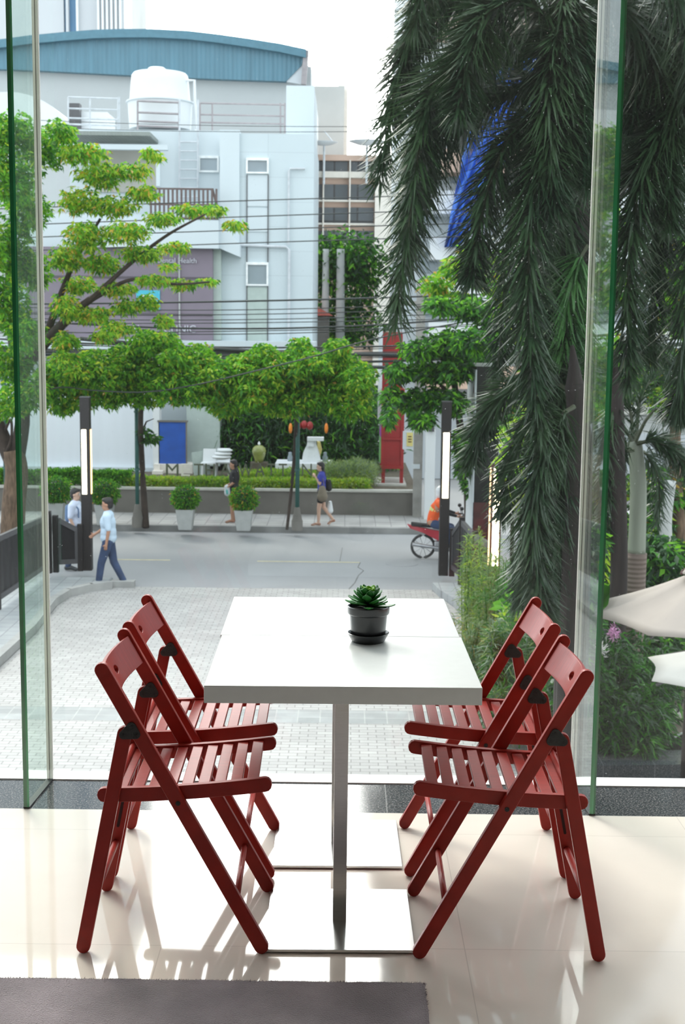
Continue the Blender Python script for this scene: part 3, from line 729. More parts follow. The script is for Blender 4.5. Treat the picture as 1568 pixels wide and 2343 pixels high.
# street markings
ln = MB()
for a, b in ((-5.2, -3.9), (-1.95, 0.35)):
    ln.box(a, b, 29.15, 29.25, G, G + 0.004)
struct(ln, 'trim_10', M['yellowline'], 'faint yellow line on the street')
ck = MB(); prev = None
for p in [(0.36, 29.2), (0.30, 28.6), (0.42, 28.2), (0.30, 27.6), (0.22, 26.8), (0.1, 26.15)]:
    if prev: ck.bar((prev[0], prev[1], G + 0.001), (p[0], p[1], G + 0.001), 0.02, 0.008)
    prev = p
ck.bar((-0.05, 31.2, G), (-0.1, 29.3, G), 0.015, 0.006)
struct(ck, 'trim_11', M['crack'], 'dark crack in the street')
mh = MB(); mh.lathe([(0.36, 0), (0.36, 0.006), (0.31, 0.008), (0, 0.008)], (1.28, 29.1, G), 28)
mh.build('manhole_cover', M['asphalt'], tag=dict(label='round manhole cover in the grey street', cat='manhole cover'))
# far kerb and sidewalk
struct(MB().box(-40, 2.6, 33.36, 33.55, G - 0.02, G + 0.155), 'trim_12', M['kerb'], 'dark kerb of the far sidewalk', origin=(0, 33.4, G))
struct(MB().box(-40, 2.6, 33.55, 35.7, G - 0.02, G + 0.15), 'trim_13', M['sidewalk'], 'far sidewalk of worn slabs', origin=(0, 34, G))
ZS = G + 0.15
ZW = -2.82
struct(MB().box(-40, 2.0, 35.7, 35.9, ZS, ZW), 'wall_street', M['retwall'], 'low grey-brown retaining wall behind the sidewalk')
struct(MB().box(-40, 2.0, 35.66, 35.95, ZW, ZW + 0.06), 'trim_14', M['walltop'], 'pale coping on the retaining wall')
struct(MB().box(-40, 2.0, 35.9, 44, ZS, ZW - 0.02), 'trim_15', M['soilbed'], 'raised planting bed behind the wall')

# ================================================================== BUILDINGS
def P(u, v, Y): p = at(u, v, Y=Y); return p
def wpoly(mb, px, Y, depth, m=0):
    """a wall outline seen at these pixels, standing at distance Y, with real depth behind it"""
    mb.prism([at(u, v, Y=Y) for u, v in px], (0, depth, 0), m); return mb
def wrect(mb, u0, v0, u1, v1, Y, depth, m=0, d0=0.0):
    a = at((u0 + u1) / 2, v0, Y=Y); b = at((u0 + u1) / 2, v1, Y=Y); l = at(u0, (v0 + v1) / 2, Y=Y); r = at(u1, (v0 + v1) / 2, Y=Y)
    mb.box(l.x, r.x, Y + d0, Y + d0 + depth, b.z, a.z, m); return mb

# far tower
tw = thing('tower_block', (-19, 92, G), 'tall pale tower with blue glass stripes behind the curved roof', 'building')
zt = 45
def tband(name, u0, u1, mat, d=0.0, th=10.0):
    a = at(u0, 40, Y=92); b = at(u1, 40, Y=92)
    MB().box(a.x, b.x, 92 - d, 92 + th, G, zt).build(name, mat, tw)
tband('left_bay', -260, 146, M['towerw'], 0)
tband('blue_glazing', 146, 152, M['towerb'], -0.3)
tband('mullion', 152, 158, M['towerw'], 0.2)
tband('blue_glazing', 158, 176, M['towerb'], -0.3)
tband('mullion', 176, 181, M['white'], 0.3)
tband('centre_bay', 181, 226, M['towerw'], 0)
for u in range(226, 282, 10):
    tband('fin', u, u + 5, M['white'], 0.6, 3); tband('recess', u + 5, u + 10, M['towerw'], 0.35, 3)
tband('corner', 279, 284, M['concrete'], 0.0)

# warehouse with a curved blue roof
wh = thing('curved_roof_hall', (-10, 60, G), 'large hall with a blue curved metal roof edge behind the rooftop tank', 'building')
wb = MB(); a = at(-300, 175, Y=60.4); b = at(712, 190, Y=60.4); wb.box(a.x, b.x, 60.4, 75, G, at(500, 150, Y=60.4).z)
wb.build('rendered_wall', M['warewall'], wh)
top = [(-260, 128), (0, 93), (75, 83), (150, 76), (215, 71), (280, 69), (350, 69), (430, 73), (500, 81), (570, 91), (640, 102), (701, 115)]
bot = [(690, 150), (655, 186), (500, 181), (350, 175), (200, 167), (100, 162), (0, 158), (-260, 150)]
rf = MB(); wpoly(rf, top + bot, 60, 0.5); rf.build('blue_roof_edge', M['roofblue'], wh)
rf = MB(); up = [at(u, v, Y=59.9) for u, v in top]
for p_, q_ in zip(up, up[1:]):
    rf.prism([p_, q_, q_ - Vector((0, 0, 0.35)), p_ - Vector((0, 0, 0.35))], (0, -0.25, 0))
rf.build('edge_trim', M['rooftrim'], wh)
rf = MB()
for p_, q_ in zip(up, up[1:]):
    rf.prism([p_ + Vector((0, 0, 0.02)), q_ + Vector((0, 0, 0.02)), q_ + Vector((0, 0, -0.15)), p_ + Vector((0, 0, -0.15))], (0, 14, 0))
rf.build('roof_sheet', M['roofblue'], wh)
rf = MB(); wpoly(rf, [(700, 117), (696, 194), (656, 187), (668, 165), (688, 140)], 60.05, 0.4); rf.build('soffit_gusset', M['aptw'], wh)
rf = MB(); rf.bar(at(701, 116, Y=59.9), at(695, 194, Y=59.9), 0.22, 0.3); rf.build('corner_pole', M['rustpipe'], wh)

# concrete block between
cb = MB(); wrect(cb, 705, 197, 784, 945, 80, 8)
cbt = thing('concrete_block', tuple(at(745, 400, Y=80)), 'mottled grey concrete block right of the curved roof hall', 'building')
cb.build('wall', M['concrete'], cbt)
cb = MB(); wrect(cb, 770, 193, 792, 942, 81, 6); cb.build('stair_shaft', M['beigew'], cbt)
# satellite dishes on the beige roof
def dish(u, v, Y, r, label):
    p = at(u, v, Y=Y)
    t = thing('satellite_dish', tuple(p), label, 'satellite dish')
    m = MB(); m.lathe([(0, -0.22 * r), (r * 0.5, -0.17 * r), (r, 0), (r * 1.01, 0.01), (r * 0.5, -0.15 * r), (0, -0.2 * r)], p + Vector((0, 0, 0)), 20)
    o = m.build('reflector', M['aptw'], t, smooth=True)
    m = MB(); m.tube([p - Vector((0, 0, 0.2 * r)), p - Vector((0, -0.2, 2.2))], 0.07, 6); m.build('mast', M['pipe'], t)
    m = MB(); m.tube([p + Vector((r * 0.7, 0, 0)), p + Vector((0, 0, r * 0.8))], 0.03, 5); m.build('feed_arm', M['pipe'], t)
dish(742, 326, 74, 0.75, 'left satellite dish above the beige office block')
dish(840, 324, 74, 1.0, 'right satellite dish near the palm fronds above the beige office block')

# beige office block
bo = thing('office_block', (0.5, 75, G), 'beige office block with dark ribbon windows between the white building and the palms', 'building')
m = MB(); wrect(m, 650, 366, 1010, 900, 75, 4); m.build('core_wall', M['beige'], bo)
m = MB(); wrect(m, 650, 354, 872, 367, 74.6, 4.4); m.build('roof_slab', M['beige'], bo)
for v0, v1 in ((368, 393), (422, 458), (475, 511), (528, 556)):
    m = MB(); wrect(m, 716, v0, 737, v1, 74.9, 0.3); wrect(m, 740, v0, 796, v1, 74.9, 0.3); wrect(m, 799, v0, 855, v1, 74.9, 0.3)
    m.build('ribbon_window', M['darkwin'], bo)
for v0, v1 in ((392, 406), (457, 461), (510, 514), (556, 562)):
    m = MB(); wrect(m, 650, v0, 858, v1, 74.6, 0.4); m.build('sill_band', M['beigew'], bo)
for u in (737, 797):
    m = MB(); wrect(m, u, 366, u + 3, 900, 74.5, 0.4); m.build('pilaster', M['beigew'], bo)
m = MB(); wrect(m, 856, 356, 905, 900, 74.2, 2); m.build('end_bay', M['beigew'], bo)

# white building in front
wt = thing('clinic_building', (-5.5, 42, ZW), 'pale blue-white building with a rooftop water tank and stair tower', 'building')
YB = 42.0
m = MB(); wrect(m, 505, 306, 717, 800, YB, 7); m.build('stair_tower', M['bwall'], wt)
m = MB(); wrect(m, 503, 297, 548, 560, YB - 0.12, 1.5); m.build('corner_pier', M['bwall2'], wt)
m = MB(); wrect(m, 160, 297, 506, 520, YB + 1.6, 6); m.build('upper_wall', M['bwall2'], wt)
m = MB(); wrect(m, 20, 490, 506, 800, YB + 0.4, 6); m.build('main_wall', M['bwall2'], wt)
m = MB(); wrect(m, 655, 196, 719, 310, YB + 3, 4); m.build('roof_room', M['bwall2'], wt)
# covered terrace
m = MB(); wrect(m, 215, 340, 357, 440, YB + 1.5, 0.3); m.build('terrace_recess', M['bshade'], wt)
m = MB(); p0 = at(165, 318, Y=YB + 1.6); p1 = at(362, 320, Y=YB + 1.6)
m.box(p0.x, p1.x, YB - 0.2, YB + 2.0, p0.z - 0.12, p0.z); m.build('terrace_canopy', M['canopyroof'], wt)
m = MB(); wrect(m, 165, 330, 384, 342, YB - 0.1, 0.2); m.build('canopy_gutter', M['bwall2'], wt)
m = MB(); wrect(m, 357, 335, 366, 426, YB, 0.15); m.build('terrace_column', M['bwall2'], wt)
# balcony
m = MB(); wrect(m, 235, 503, 500, 567, YB - 0.8, 1.4); m.build('balcony_slab', M['bwall2'], wt)
m = MB(); wpoly(m, [(500, 505), (549, 560), (549, 588), (500, 567)], YB - 0.6, 0.8); m.build('balcony_return', M['bwall2'], wt)
rl = MB(); wrect(rl, 340, 430, 488, 434, YB - 0.75, 0.06); wrect(rl, 340, 466, 492, 470, YB - 0.75, 0.06); wrect(rl, 340, 497, 500, 502, YB - 0.75, 0.06)
for k in range(16):
    u = 343 + k * 10; wrect(rl, u, 432, u + 4.5, 502, YB - 0.76, 0.05)
rl.bar(at(486, 432, Y=YB - 0.7), at(505, 500, Y=YB - 0.7), 0.07, 0.07)
rl.build('balcony_railing', M['railbrown'], wt)
def window(u0, v0, u1, v1, Y, inner=None):
    f = MB(); d = 4
    wrect(f, u0 - d, v0 - d - 2, u1 + d, v0, Y, 0.14); wrect(f, u0 - d, v1, u1 + d, v1 + d, Y, 0.14)
    wrect(f, u0 - d, v0, u0, v1, Y, 0.14); wrect(f, u1, v0, u1 + d, v1, Y, 0.14)
    o = f.build('window_frame', M['frame'], wt)
    g = MB(); wrect(g, u0, v0, u1, v1, Y + 0.06, 0.03); g.build('pane', inner or M['winglass'], o)
    return o
window(567, 367, 611, 393, YB - 0.1); window(458, 362, 497, 390, YB + 1.5); window(567, 606, 610, 650, YB - 0.1)
for v0, v1 in ((401, 472), (476, 530)):
    g = MB(); wrect(g, 565, v0, 613, v1, YB - 0.03, 0.06); g.build('wall_panel', M['bwall2'], wt)
g = MB(); wrect(g, 565, 657, 613, 796, YB - 0.03, 0.06); g.build('glass_panel', M['winpanel'], wt)
g = MB(); wrect(g, 564, 400, 566, 796, YB - 0.05, 0.06); wrect(g, 612, 400, 614, 796, YB - 0.05, 0.06); g.build('panel_edge', M['rail'], wt)
g = MB(); g.tube([at(698, 386, Y=YB - 0.1), at(664, 386, Y=YB - 0.1), at(661, 392, Y=YB - 0.1), at(660, 560, Y=YB - 0.1)], 0.035, 8); g.build('drain_pipe', M['pipe'], wt)
g = MB(); g.tube([at(508, 530, Y=YB - 0.1), at(510, 556, Y=YB - 0.1), at(540, 560, Y=YB - 0.1), at(655, 565, Y=YB - 0.1), at(662, 572, Y=YB - 0.1), at(660, 795, Y=YB - 0.1)], 0.045, 8); g.build('drain_pipe', M['pipe'], wt)
# fascia over the ground floor, and the ground floor itself
m = MB(); wrect(m, -60, 778, 722, 800, YB - 1.2, 2); m.build('shop_fascia', M['bwall2'], wt)
m = MB(); wrect(m, -60, 800, 722, 812, YB - 1.0, 2); m.build('fascia_shadow_gap', M['rail'], wt)
m = MB(); a = at(-60, 812, Y=YB); b = at(505, 1085, Y=YB); m.box(a.x, at(505, 950, Y=YB).x, YB, YB + 5, ZW, a.z); m.build('ground_floor_wall', M['bwall2'], wt)
# rooftop: parapet rail, ladder, tank
g = MB(); r = 0.028; Yr = YB + 1.7
def rail(us, vt, vb, mids, Y, mb, rr=0.03):
    for u in us: mb.tube([at(u, vt, Y=Y), at(u, vb, Y=Y)], rr, 6)
    for v in [vt] + mids: mb.tube([at(us[0], v, Y=Y), at(us[-1], v + 4, Y=Y)], rr, 6)
rail([156, 206, 270, 273], 222, 298, [248, 270, 284], Yr, g); g.build('roof_railing', M['pipe'], wt)
g = MB(); rail([315, 410], 231, 300, [257, 277, 288], Yr, g, 0.034); g.build('roof_railing', M['rustpipe'], wt)
g = MB(); rail([458, 486, 642, 652], 236, 305, [262, 280], Yr, g); g.build('roof_railing', M['rustpipe'], wt)
g = MB()
for u in (411, 453): g.tube([at(u, 228, Y=Yr - 0.3), at(u, 430, Y=Yr - 0.3)], 0.032, 6)
for k in range(9): v = 325 + k * 21 - 12 * (k > 20); g.tube([at(411, v, Y=Yr - 0.3), at(453, v, Y=Yr - 0.3)], 0.026, 6)
g.build('access_ladder', M['pipe'], wt)
g = MB(); g.tube([at(424, 184, Y=Yr + 1), at(445, 184, Y=Yr + 1), at(446, 230, Y=Yr + 1), at(450, 296, Y=Yr + 1)], 0.05, 8); g.build('overflow_pipe', M['white'], wt)
tk = thing('water_tank', tuple(at(367, 298, Y=45)), 'round white water tank standing on the roof of the pale blue building', 'tank')
c = at(367, 298, Y=45); s_ = 45 / FPX
prof = [(68, 0), (70, 30), (71, 52), (73, 58), (68, 60), (67, 62), (64, 100), (62, 116), (58, 121), (40, 124), (12, 127), (0, 127)]
m = MB(); m.lathe([(r_ * s_, z_ * s_) for r_, z_ in prof], c, 32); m.build('tank_body', M['white'], tk, smooth=True, auto=0.6)
m = MB(); m.lathe([(0.30, 0), (0.30, 0.08), (0.24, 0.12), (0, 0.12)], c + Vector((-0.1, 0, 126 * s_)), 16); m.build('tank_lid', M['white'], tk)
m = MB(); m.lathe([(74.5 * s_, 56 * s_), (75.5 * s_, 58 * s_), (74.5 * s_, 60 * s_)], c, 32); m.build('tank_hoop', M['aptw'], tk, smooth=True)
m = MB(); wrect(m, 428, 232, 446, 298, 45.5, 1.0); m.build('valve_box', M['white'], tk)
# arched roof store on the left roof
ar = thing('arched_store', tuple(at(60, 296, Y=46)), 'small arched white metal store on the left of the roof', 'building')
m = MB(); pts = []
c = at(150, 300, Y=45.5)
for k in range(13):
    a = math.pi * (0.12 + 0.5 * k / 12)
    pts.append((c.x - 1.9 + 2.3 * math.cos(a), c.z - 0.75 + 2.0 * math.sin(a)))
m.prism([(x, 45.5, z) for x, z in pts] + [(pts[-1][0] - 3.6, 45.5, pts[-1][1] - 0.05), (pts[-1][0] - 3.6, 45.5, c.z - 0.5), (pts[0][0], 45.5, c.z - 0.5)], (0, 3, 0)); m.build('arched_roof', M['white'], ar)
m = MB(); wrect(m, 157, 236, 182, 296, 45.3, 0.4); m.build('dark_opening', M['rail'], ar)
m = MB(); wrect(m, 186, 256, 246, 296, 45.6, 1.5); m.build('roof_cabinet', M['white'], ar)
# billboard
bb = thing('billboard', tuple(at(330, 670, Y=YB - 0.6)), 'purple-grey clinic billboard with a white tooth emblem behind the yellow-green tree', 'sign')
m = MB(); wrect(m, 60, 566, 487, 776, YB - 0.5, 0.3); m.build('board', M['billboard'], bb)
for v in (632, 716): m = MB(); wrect(m, 60, v, 487, v + 4, YB - 0.53, 0.1); m.build('seam', M['billdark'], bb)
m = MB(); wrect(m, 409, 566, 412, 776, YB - 0.56, 0.06); m.build('conduit', M['concrete'], bb)
m = MB(); wrect(m, 312, 664, 366, 710, YB - 0.55, 0.06); m.build('cyan_square', M['cyan'], bb)
m = MB(); wpoly(m, [(323, 680), (327, 674), (333, 674), (338, 677), (343, 674), (349, 674), (352, 680), (352, 690), (349, 700), (347, 712), (343, 712), (340, 696), (337, 696), (334, 706), (330, 706), (326, 692)], YB - 0.6, 0.04)
m.build('tooth_emblem', M['white'], bb)
m = MB(); wrect(m, 488, 566, 506, 778, YB - 0.3, 0.3); m.build('pale_edge', M['winpanel'], bb)
def text(s, size, depth, name, mat, parent, p, align='LEFT'):
    cu = bpy.data.curves.new('t', 'FONT'); cu.body = s; cu.size = size; cu.extrude = depth; cu.align_x = align
    o = bpy.data.objects.new('t', cu); COL.objects.link(o)
    dg = bpy.context.evaluated_depsgraph_get(); dg.update()
    me = bpy.data.meshes.new_from_object(o.evaluated_get(dg)); bpy.data.objects.remove(o); bpy.data.curves.remove(cu)
    me.name = name; me.materials.clear(); me.materials.append(mat)
    me.transform(Matrix.Rotation(math.pi / 2, 4, 'X')); me.transform(Matrix.Translation(Vector(p) - Vector(parent['_o'])))
    q = bpy.data.objects.new(name, me); COL.objects.link(q); q.parent = parent; return q
text('DENTAL', 0.32, 0.01, 'lettering', M['letterw'], bb, at(236, 759, Y=YB - 0.55))
text('CLINIC', 0.32, 0.01, 'lettering', M['letterw'], bb, at(374, 760, Y=YB - 0.55))
text('Dental Health', 0.22, 0.01, 'lettering', M['letterw'], bb, at(358, 601, Y=YB - 0.55))

# street-level hoarding, pillar, banner, wall
m = MB(); wrect(m, -60, 900, 350, 1072, 40.5, 0.15); m.build('hoarding', M['hoarding'], tag=dict(label='long blank white hoarding under the clipped trees on the left', cat='hoarding'))
m = MB(); wrect(m, -60, 1068, 352, 1087, 40.3, 0.3); m.build('plinth', M['bwall2'], tag=dict(label='pale plinth at the foot of the white hoarding', cat='plinth'))
m = MB(); wrect(m, 350, 900, 365, 1092, 40.0, 0.5); m.build('pillar', M['white'], tag=dict(label='white pillar between the hoarding and the blue banner', cat='pillar'))
bn = thing('banner', tuple(at(396, 1062, Y=40)), 'royal blue cloth banner hanging beside the white pillar', 'banner')
m = MB(); wrect(m, 363, 966, 427, 1062, 40.0, 0.03); m.build('cloth', M['banner'], bn)
m = MB(); wrect(m, 425, 966, 428, 1062, 39.98, 0.06); m.build('edge_strip', M['retwall'], bn)
m = MB(); wrect(m, 360, 962, 430, 966, 39.97, 0.08); m.build('batten', M['retwall'], bn)
m = MB(); wrect(m, 427, 900, 503, 1066, 40.6, 2.0); m.build('garden_wall', M['winpanel'], tag=dict(label='pale blue-green wall right of the blue banner', cat='wall'))
m = MB(); wrect(m, 365, 1062, 440, 1092, 39.9, 1.5); wrect(m, 348, 1078, 372, 1094, 39.6, 0.5); wrect(m, 352, 1062, 366, 1078, 39.8, 0.4); m.build('stone_steps', M['beigew'], tag=dict(label='pale stone steps below the blue banner', cat='steps'))

# apartment block behind the palms
ap = thing('apartment_block', (8, 46, G), 'pale apartment block with balconies and blue tarpaulin behind the palms', 'building')
m = MB(); a = at(920, 500, Y=46); m.box(a.x, 40, 46, 58, G, 26); m.build('wall', M['aptw'], ap)
for v in (-80, 30, 140, 250, 345, 440, 545, 640, 740, 840):
    m = MB(); z_ = at(1200, v, Y=45).z; m.box(a.x + 0.9, 22, 44.7, 46.1, z_ - 0.75, z_); m.build('balcony_front', M['white'] if v % 3 else M['apto'], ap)
for v in (-40, 70, 180, 285, 385, 480, 590, 690, 790):
    for k in range(9):
        u0 = 955 + k * 74
        if 1045 < u0 < 1110: continue
        m = MB(); wrect(m, u0, v - 14, u0 + 46, v + 34, 45.9, 0.3); m.build('window', M['winglass'], ap)
m = MB(); wrect(m, 1365, 315, 1500, 350, 44.4, 0.5); m.build('salmon_spandrel', M['apto'], ap)
tp = thing('tarpaulin', tuple(at(1120, 560, Y=43)), 'crumpled blue tarpaulin hanging on the apartment block behind the palm fronds', 'tarpaulin')
rngt = np.random.default_rng(3); m = MB(); vs = []; nx, nz = 16, 30
for i in range(nz + 1):
    v = 120 + (i / nz) * 445
    cu_ = 1185 - 150 * (i / nz) ** 1.1; wd = 190 * (1 - 0.80 * (i / nz) ** 0.9)
    for j in range(nx + 1):
        u = cu_ + (j / nx - 0.5) * wd
        p_ = at(u, v, Y=44.4); vs.append((p_.x, p_.y + 0.35 * math.sin(j * 1.7 + i * 0.6) + rngt.normal(0, 0.08), p_.z))
fs = [(i * (nx + 1) + j, i * (nx + 1) + j + 1, (i + 1) * (nx + 1) + j + 1, (i + 1) * (nx + 1) + j) for i in range(nz) for j in range(nx)]
m.add(vs, fs); m.build('cloth', M['tarp'], tp, smooth=True)
m = MB(); m.tube([at(1140, 118, Y=44.66), at(1260, 118, Y=44.66)], 0.05, 6); m.build('rope', M['white'], tp)
# bridge-like concrete beam on the right
be = thing('concrete_overpass', tuple(at(1480, 1000, Y=38)), 'pale concrete beam structure behind the lower palm on the right', 'overpass')
m = MB(); a = at(1345, 946, Y=38); m.box(a.x, 20, 38, 40, at(1400, 990, Y=38).z, a.z); m.build('beam', M['concrete'], be)
m = MB(); m.box(a.x - 0.1, 20, 37.8, 40.2, a.z, a.z + 0.12); m.build('coping', M['walltop'], be)
for u in (1400, 1530): m = MB(); wrect(m, u, 988, u + 18, 1250, 38.5, 0.6); m.build('column', M['concrete'], be)
rr_ = thing('tiled_pavilion', tuple(at(725, 790, Y=50)), 'small pavilion with a red tiled roof behind the white building', 'pavilion')
m = MB(); wpoly(m, [(690, 692), (712, 694), (762, 722), (690, 722)], 50, 3); m.build('roof', M['redroof'], rr_)
m = MB(); wrect(m, 690, 724, 752, 900, 50.3, 2); m.build('wall', M['retwall'], rr_)

# ================================================================== CABLES
def cable(u0, v0, u1, v1, Y, r, sag, label, group=None, n=24, short=False):
    a = at(u0, v0, Y=Y); b = at(u1, v1, Y=Y); pts = []; hi = 1.0 if short else 1.7
    for i in range(n + 1):
        t = -0.3 + (hi + 0.3) * i / n; p = a + (b - a) * t; p.z -= 4 * sag * t * (1 - t); pts.append(p)
    m = MB(); m.tube(pts, r, 5); m.build('overhead_cable', M['cable'], smooth=True, tag=dict(label=label, cat='cable', group=group))
gl = ' of four separate cables crossing the white building at balcony height'
for nm, (a, b) in zip(('topmost', 'second from the top', 'third from the top', 'lowest'), ((478, 440), (517, 474), (546, 506), (576, 536))):
    cable(-60, a + 2, 1250, b, 34, 0.014, -0.02, nm + gl, 'four upper street cables')
gl2 = 'faint thin cables passing in front of the roof railings'
for nm, (a, b) in (('upper', (268, 288)), ('lower', (286, 298))): cable(-60, a, 1000, b, 36, 0.008, 0.1, nm + ' of two ' + gl2, 'roof level cables')
gl3 = 'overhead cable in the tangled bundle above the clipped street trees'
rc = random.Random(8)
for k in range(15):
    v0 = 690 + k * 9 + rc.uniform(-4, 4)
    cable(rc.choice((-60, -60, 120)), v0 + 8, 1250, v0 - 14 + rc.uniform(-8, 8) + (20 if k > 7 else 0), 33.9 + rc.uniform(-0.15, 0.15), 0.012 + 0.012 * (k % 4 == 0), rc.uniform(0.05, 0.3), gl3, 'lower street cable bundle')
cable(430, 795, 1250, 806, 33.8, 0.055, 0.12, 'thick black cable bundle just above the clipped street trees')
cable(790, 839, 962, 842, 35.36, 0.05, 0.0, 'thick black cable ending at the concrete pole', short=True)
m = MB(); m.tube(bez([at(u, v, Y=30.2) for u, v in ((40, 880), (75, 900), (140, 886), (215, 893), (330, 897), (450, 880), (600, 845), (720, 815), (860, 775), (1100, 730))], 60), 0.016, 5)
m.build('overhead_cable', M['cable'], smooth=True, tag=dict(label='single slack cable drooping in front of the clipped trees', cat='cable'))
#PART3
# ================================================================== STREET FURNITURE
def lamp_post(u, vb, vt, Y, wpx, su0, su1, sv0, sv1, label, red=False, side=1):
    b = at(u, vb, Y=Y); zb = G + 0.15 if not red else G
    t = thing('light_post', (b.x, Y, zb), label, 'lamp post', 'dark posts with lit light strips')
    w = pxm(wpx, Y) / 2; zt = at(u, vt, Y=Y).z
    s0 = at(su0, sv0, Y=Y); s1 = at(su1, sv1, Y=Y)
    x0, x1, z1, z0 = s0.x, s1.x, s0.z, at(su1, sv1, Y=Y).z
    cx = b.x
    m = MB(); m.box(cx - w, cx + w, Y, Y + 2 * w, zb, zt); m.build('post', M['postred'] if red else M['post'], t, bevel=0.006)
    m = MB(); m.box(cx - w - 0.005, cx + w + 0.005, Y - 0.005, Y + 2 * w + 0.005, zt, zt + 0.02); m.build('cap', M['rail'], t)
    hw = min((x1 - x0) / 2, w * 0.62); sx = cx + (-0.02 if side > 0 else 0.0)
    m = MB(); m.box(sx - hw, sx + hw, Y - 0.012, Y + 0.01, z0, z1); m.build('front_light', M['lamp'], t, bevel=0.005)
    xs = cx + side * w
    if side < 0 and not red: return t
    m = MB(); m.box(min(xs, xs + side * 0.012), max(xs, xs + side * 0.012), Y + w * 0.5, Y + w * 1.6, z0, z1); m.build('side_light', M['lamp_o'], t)
    return t
lamp_post(199, 1322, 910, 27.0, 22, 193, 206, 983, 1131, 'dark lamp post with a lit vertical strip left of the drive, beside two walking men', side=1)
lamp_post(1014.5, 1335, 920, 26.9, 22, 1010, 1023, 990, 1140, 'dark lamp post with a lit strip right of the drive, before the motorcycle', side=-1)
lamp_post(1127, 1480, 1062, 21.4, 25, 1119, 1137, 1072, 1295, 'rust-brown lamp post with a lit strip half hidden by palm leaflets', red=True, side=-1)

def fence_run(name, pts, hts, label, zb, cat='fence'):
    """posts at pts; framed dark mesh panels between them, hts: top heights at the posts"""
    t = thing(name, (pts[0][0], pts[0][1], zb), label, cat)
    for (x, y), h in zip(pts, hts):
        m = MB(); m.box(x - 0.055, x + 0.055, y - 0.055, y + 0.055, zb, h + 0.06); m.build('post', M['post'], t, bevel=0.004)
    for (p, q, h0, h1) in zip(pts, pts[1:], hts, hts[1:]):
        a = Vector((p[0], p[1], 0)); b = Vector((q[0], q[1], 0)); d = (b - a).normalized(); a += d * 0.08; b -= d * 0.08
        lo = zb + 0.16
        fr = MB()
        fr.bar((a.x, a.y, h0 - 0.05), (b.x, b.y, h1 - 0.05), 0.07, 0.10); fr.bar((a.x, a.y, lo + 0.05), (b.x, b.y, lo + 0.05), 0.07, 0.10)
        fr.bar((a.x, a.y, lo), (a.x, a.y, h0), 0.06, 0.06); fr.bar((b.x, b.y, lo), (b.x, b.y, h1), 0.06, 0.06)
        o = fr.build('panel_frame', M['rail'], t)
        n = Vector((-d.y, d.x, 0)) * 0.012
        m = MB(); m.prism([Vector((a.x, a.y, lo + 0.04)) - n, Vector((b.x, b.y, lo + 0.04)) - n, Vector((b.x, b.y, h1 - 0.04)) - n, Vector((a.x, a.y, h0 - 0.04)) - n], n * 2)
        m.build('mesh_infill', M['panel'], o)
    return t
ZB = G + 0.15
zl = at(160, 1190, Y=26.9).z; zl2 = at(197, 1204, Y=26.95).z
fence_run('steel_fence', [(-5.93, 26.8), (-5.46, 26.98)], [zl + 0.05, zl2 - 0.02], 'dark steel fence panel joined to the left lamp post', ZB)
x0 = at(123, 1300, Y=26.75).x
fence_run('steel_fence', [(-6.62, 19.3), (-6.42, 21.2), (-6.30, 22.9)], [at(10, 1300, Y=22.9).z + 0.0, at(8, 1256, Y=22.5).z, at(10, 1256, Y=22.9).z], 'dark steel fence at the left edge of the view, nearest the window', ZB)
fence_run('steel_fence', [(-6.18, 23.15), (x0 - 0.08, 26.70)], [at(30, 1228, Y=23.2).z, at(120, 1176, Y=26.7).z], 'dark steel fence running back to the street behind the left glass fin', ZB)
fence_run('steel_fence', [(2.22, 26.9), (2.33, 26.0), (2.42, 24.2), (2.54, 22.0)], [at(1015, 1215, Y=26.9).z, at(1040, 1190, Y=26).z, at(1068, 1222, Y=24.2).z, at(1085, 1248, Y=22).z], 'dark steel fence stepping down along the right of the drive', ZB)
m = MB(); a = at(1066, 1250, Y=23.0); b = at(1092, 1400, Y=23.0); m.box(a.x + 0.02, b.x + 0.28, 23.1, 23.25, G, a.z); m.build('gate_panel', M['postred'], tag=dict(label='rust-red steel gate panel between the right fence and the shrubs', cat='gate'))

# sign pillar
sp_ = thing('sign_pillar', tuple(at(1106, 1330, Y=27.4)), 'tall dark sign pillar with a pale side face right of the side street', 'sign')
a = at(1091, 836, Y=27.4); b = at(1147, 836, Y=27.4)
m = MB(); m.box(a.x + 0.01, b.x, 27.42, 29.2, G, a.z - 0.02); m.build('dark_cladding', M['black'], sp_)
m = MB(); m.box(a.x - 0.012, a.x + 0.012, 27.4, 29.2, G + 0.1, a.z - 0.09); m.build('pale_side', M['aptw'], sp_)
m = MB(); m.box(a.x - 0.04, b.x + 0.02, 27.37, 29.25, a.z - 0.02, a.z + 0.03); m.build('top_cap', M['concrete'], sp_)
m = MB(); m.box(a.x, b.x + 0.01, 27.40, 27.43, G, at(1100, 1150, Y=27.4).z); m.build('rusty_base', M['postred'], sp_)
m = MB(); q = at(1088, 890, Y=28.0)
for dz in (0,): m.bar((a.x - 0.014, 27.75, q.z + 0.12), (a.x - 0.014, 27.62, q.z - 0.16), 0.01, 0.035); m.bar((a.x - 0.014, 27.75, q.z + 0.12), (a.x - 0.014, 27.88, q.z - 0.16), 0.01, 0.035); m.bar((a.x - 0.014, 27.66, q.z - 0.05), (a.x - 0.014, 27.84, q.z - 0.05), 0.01, 0.03)
m.build('letter_a', M['postred'], sp_)

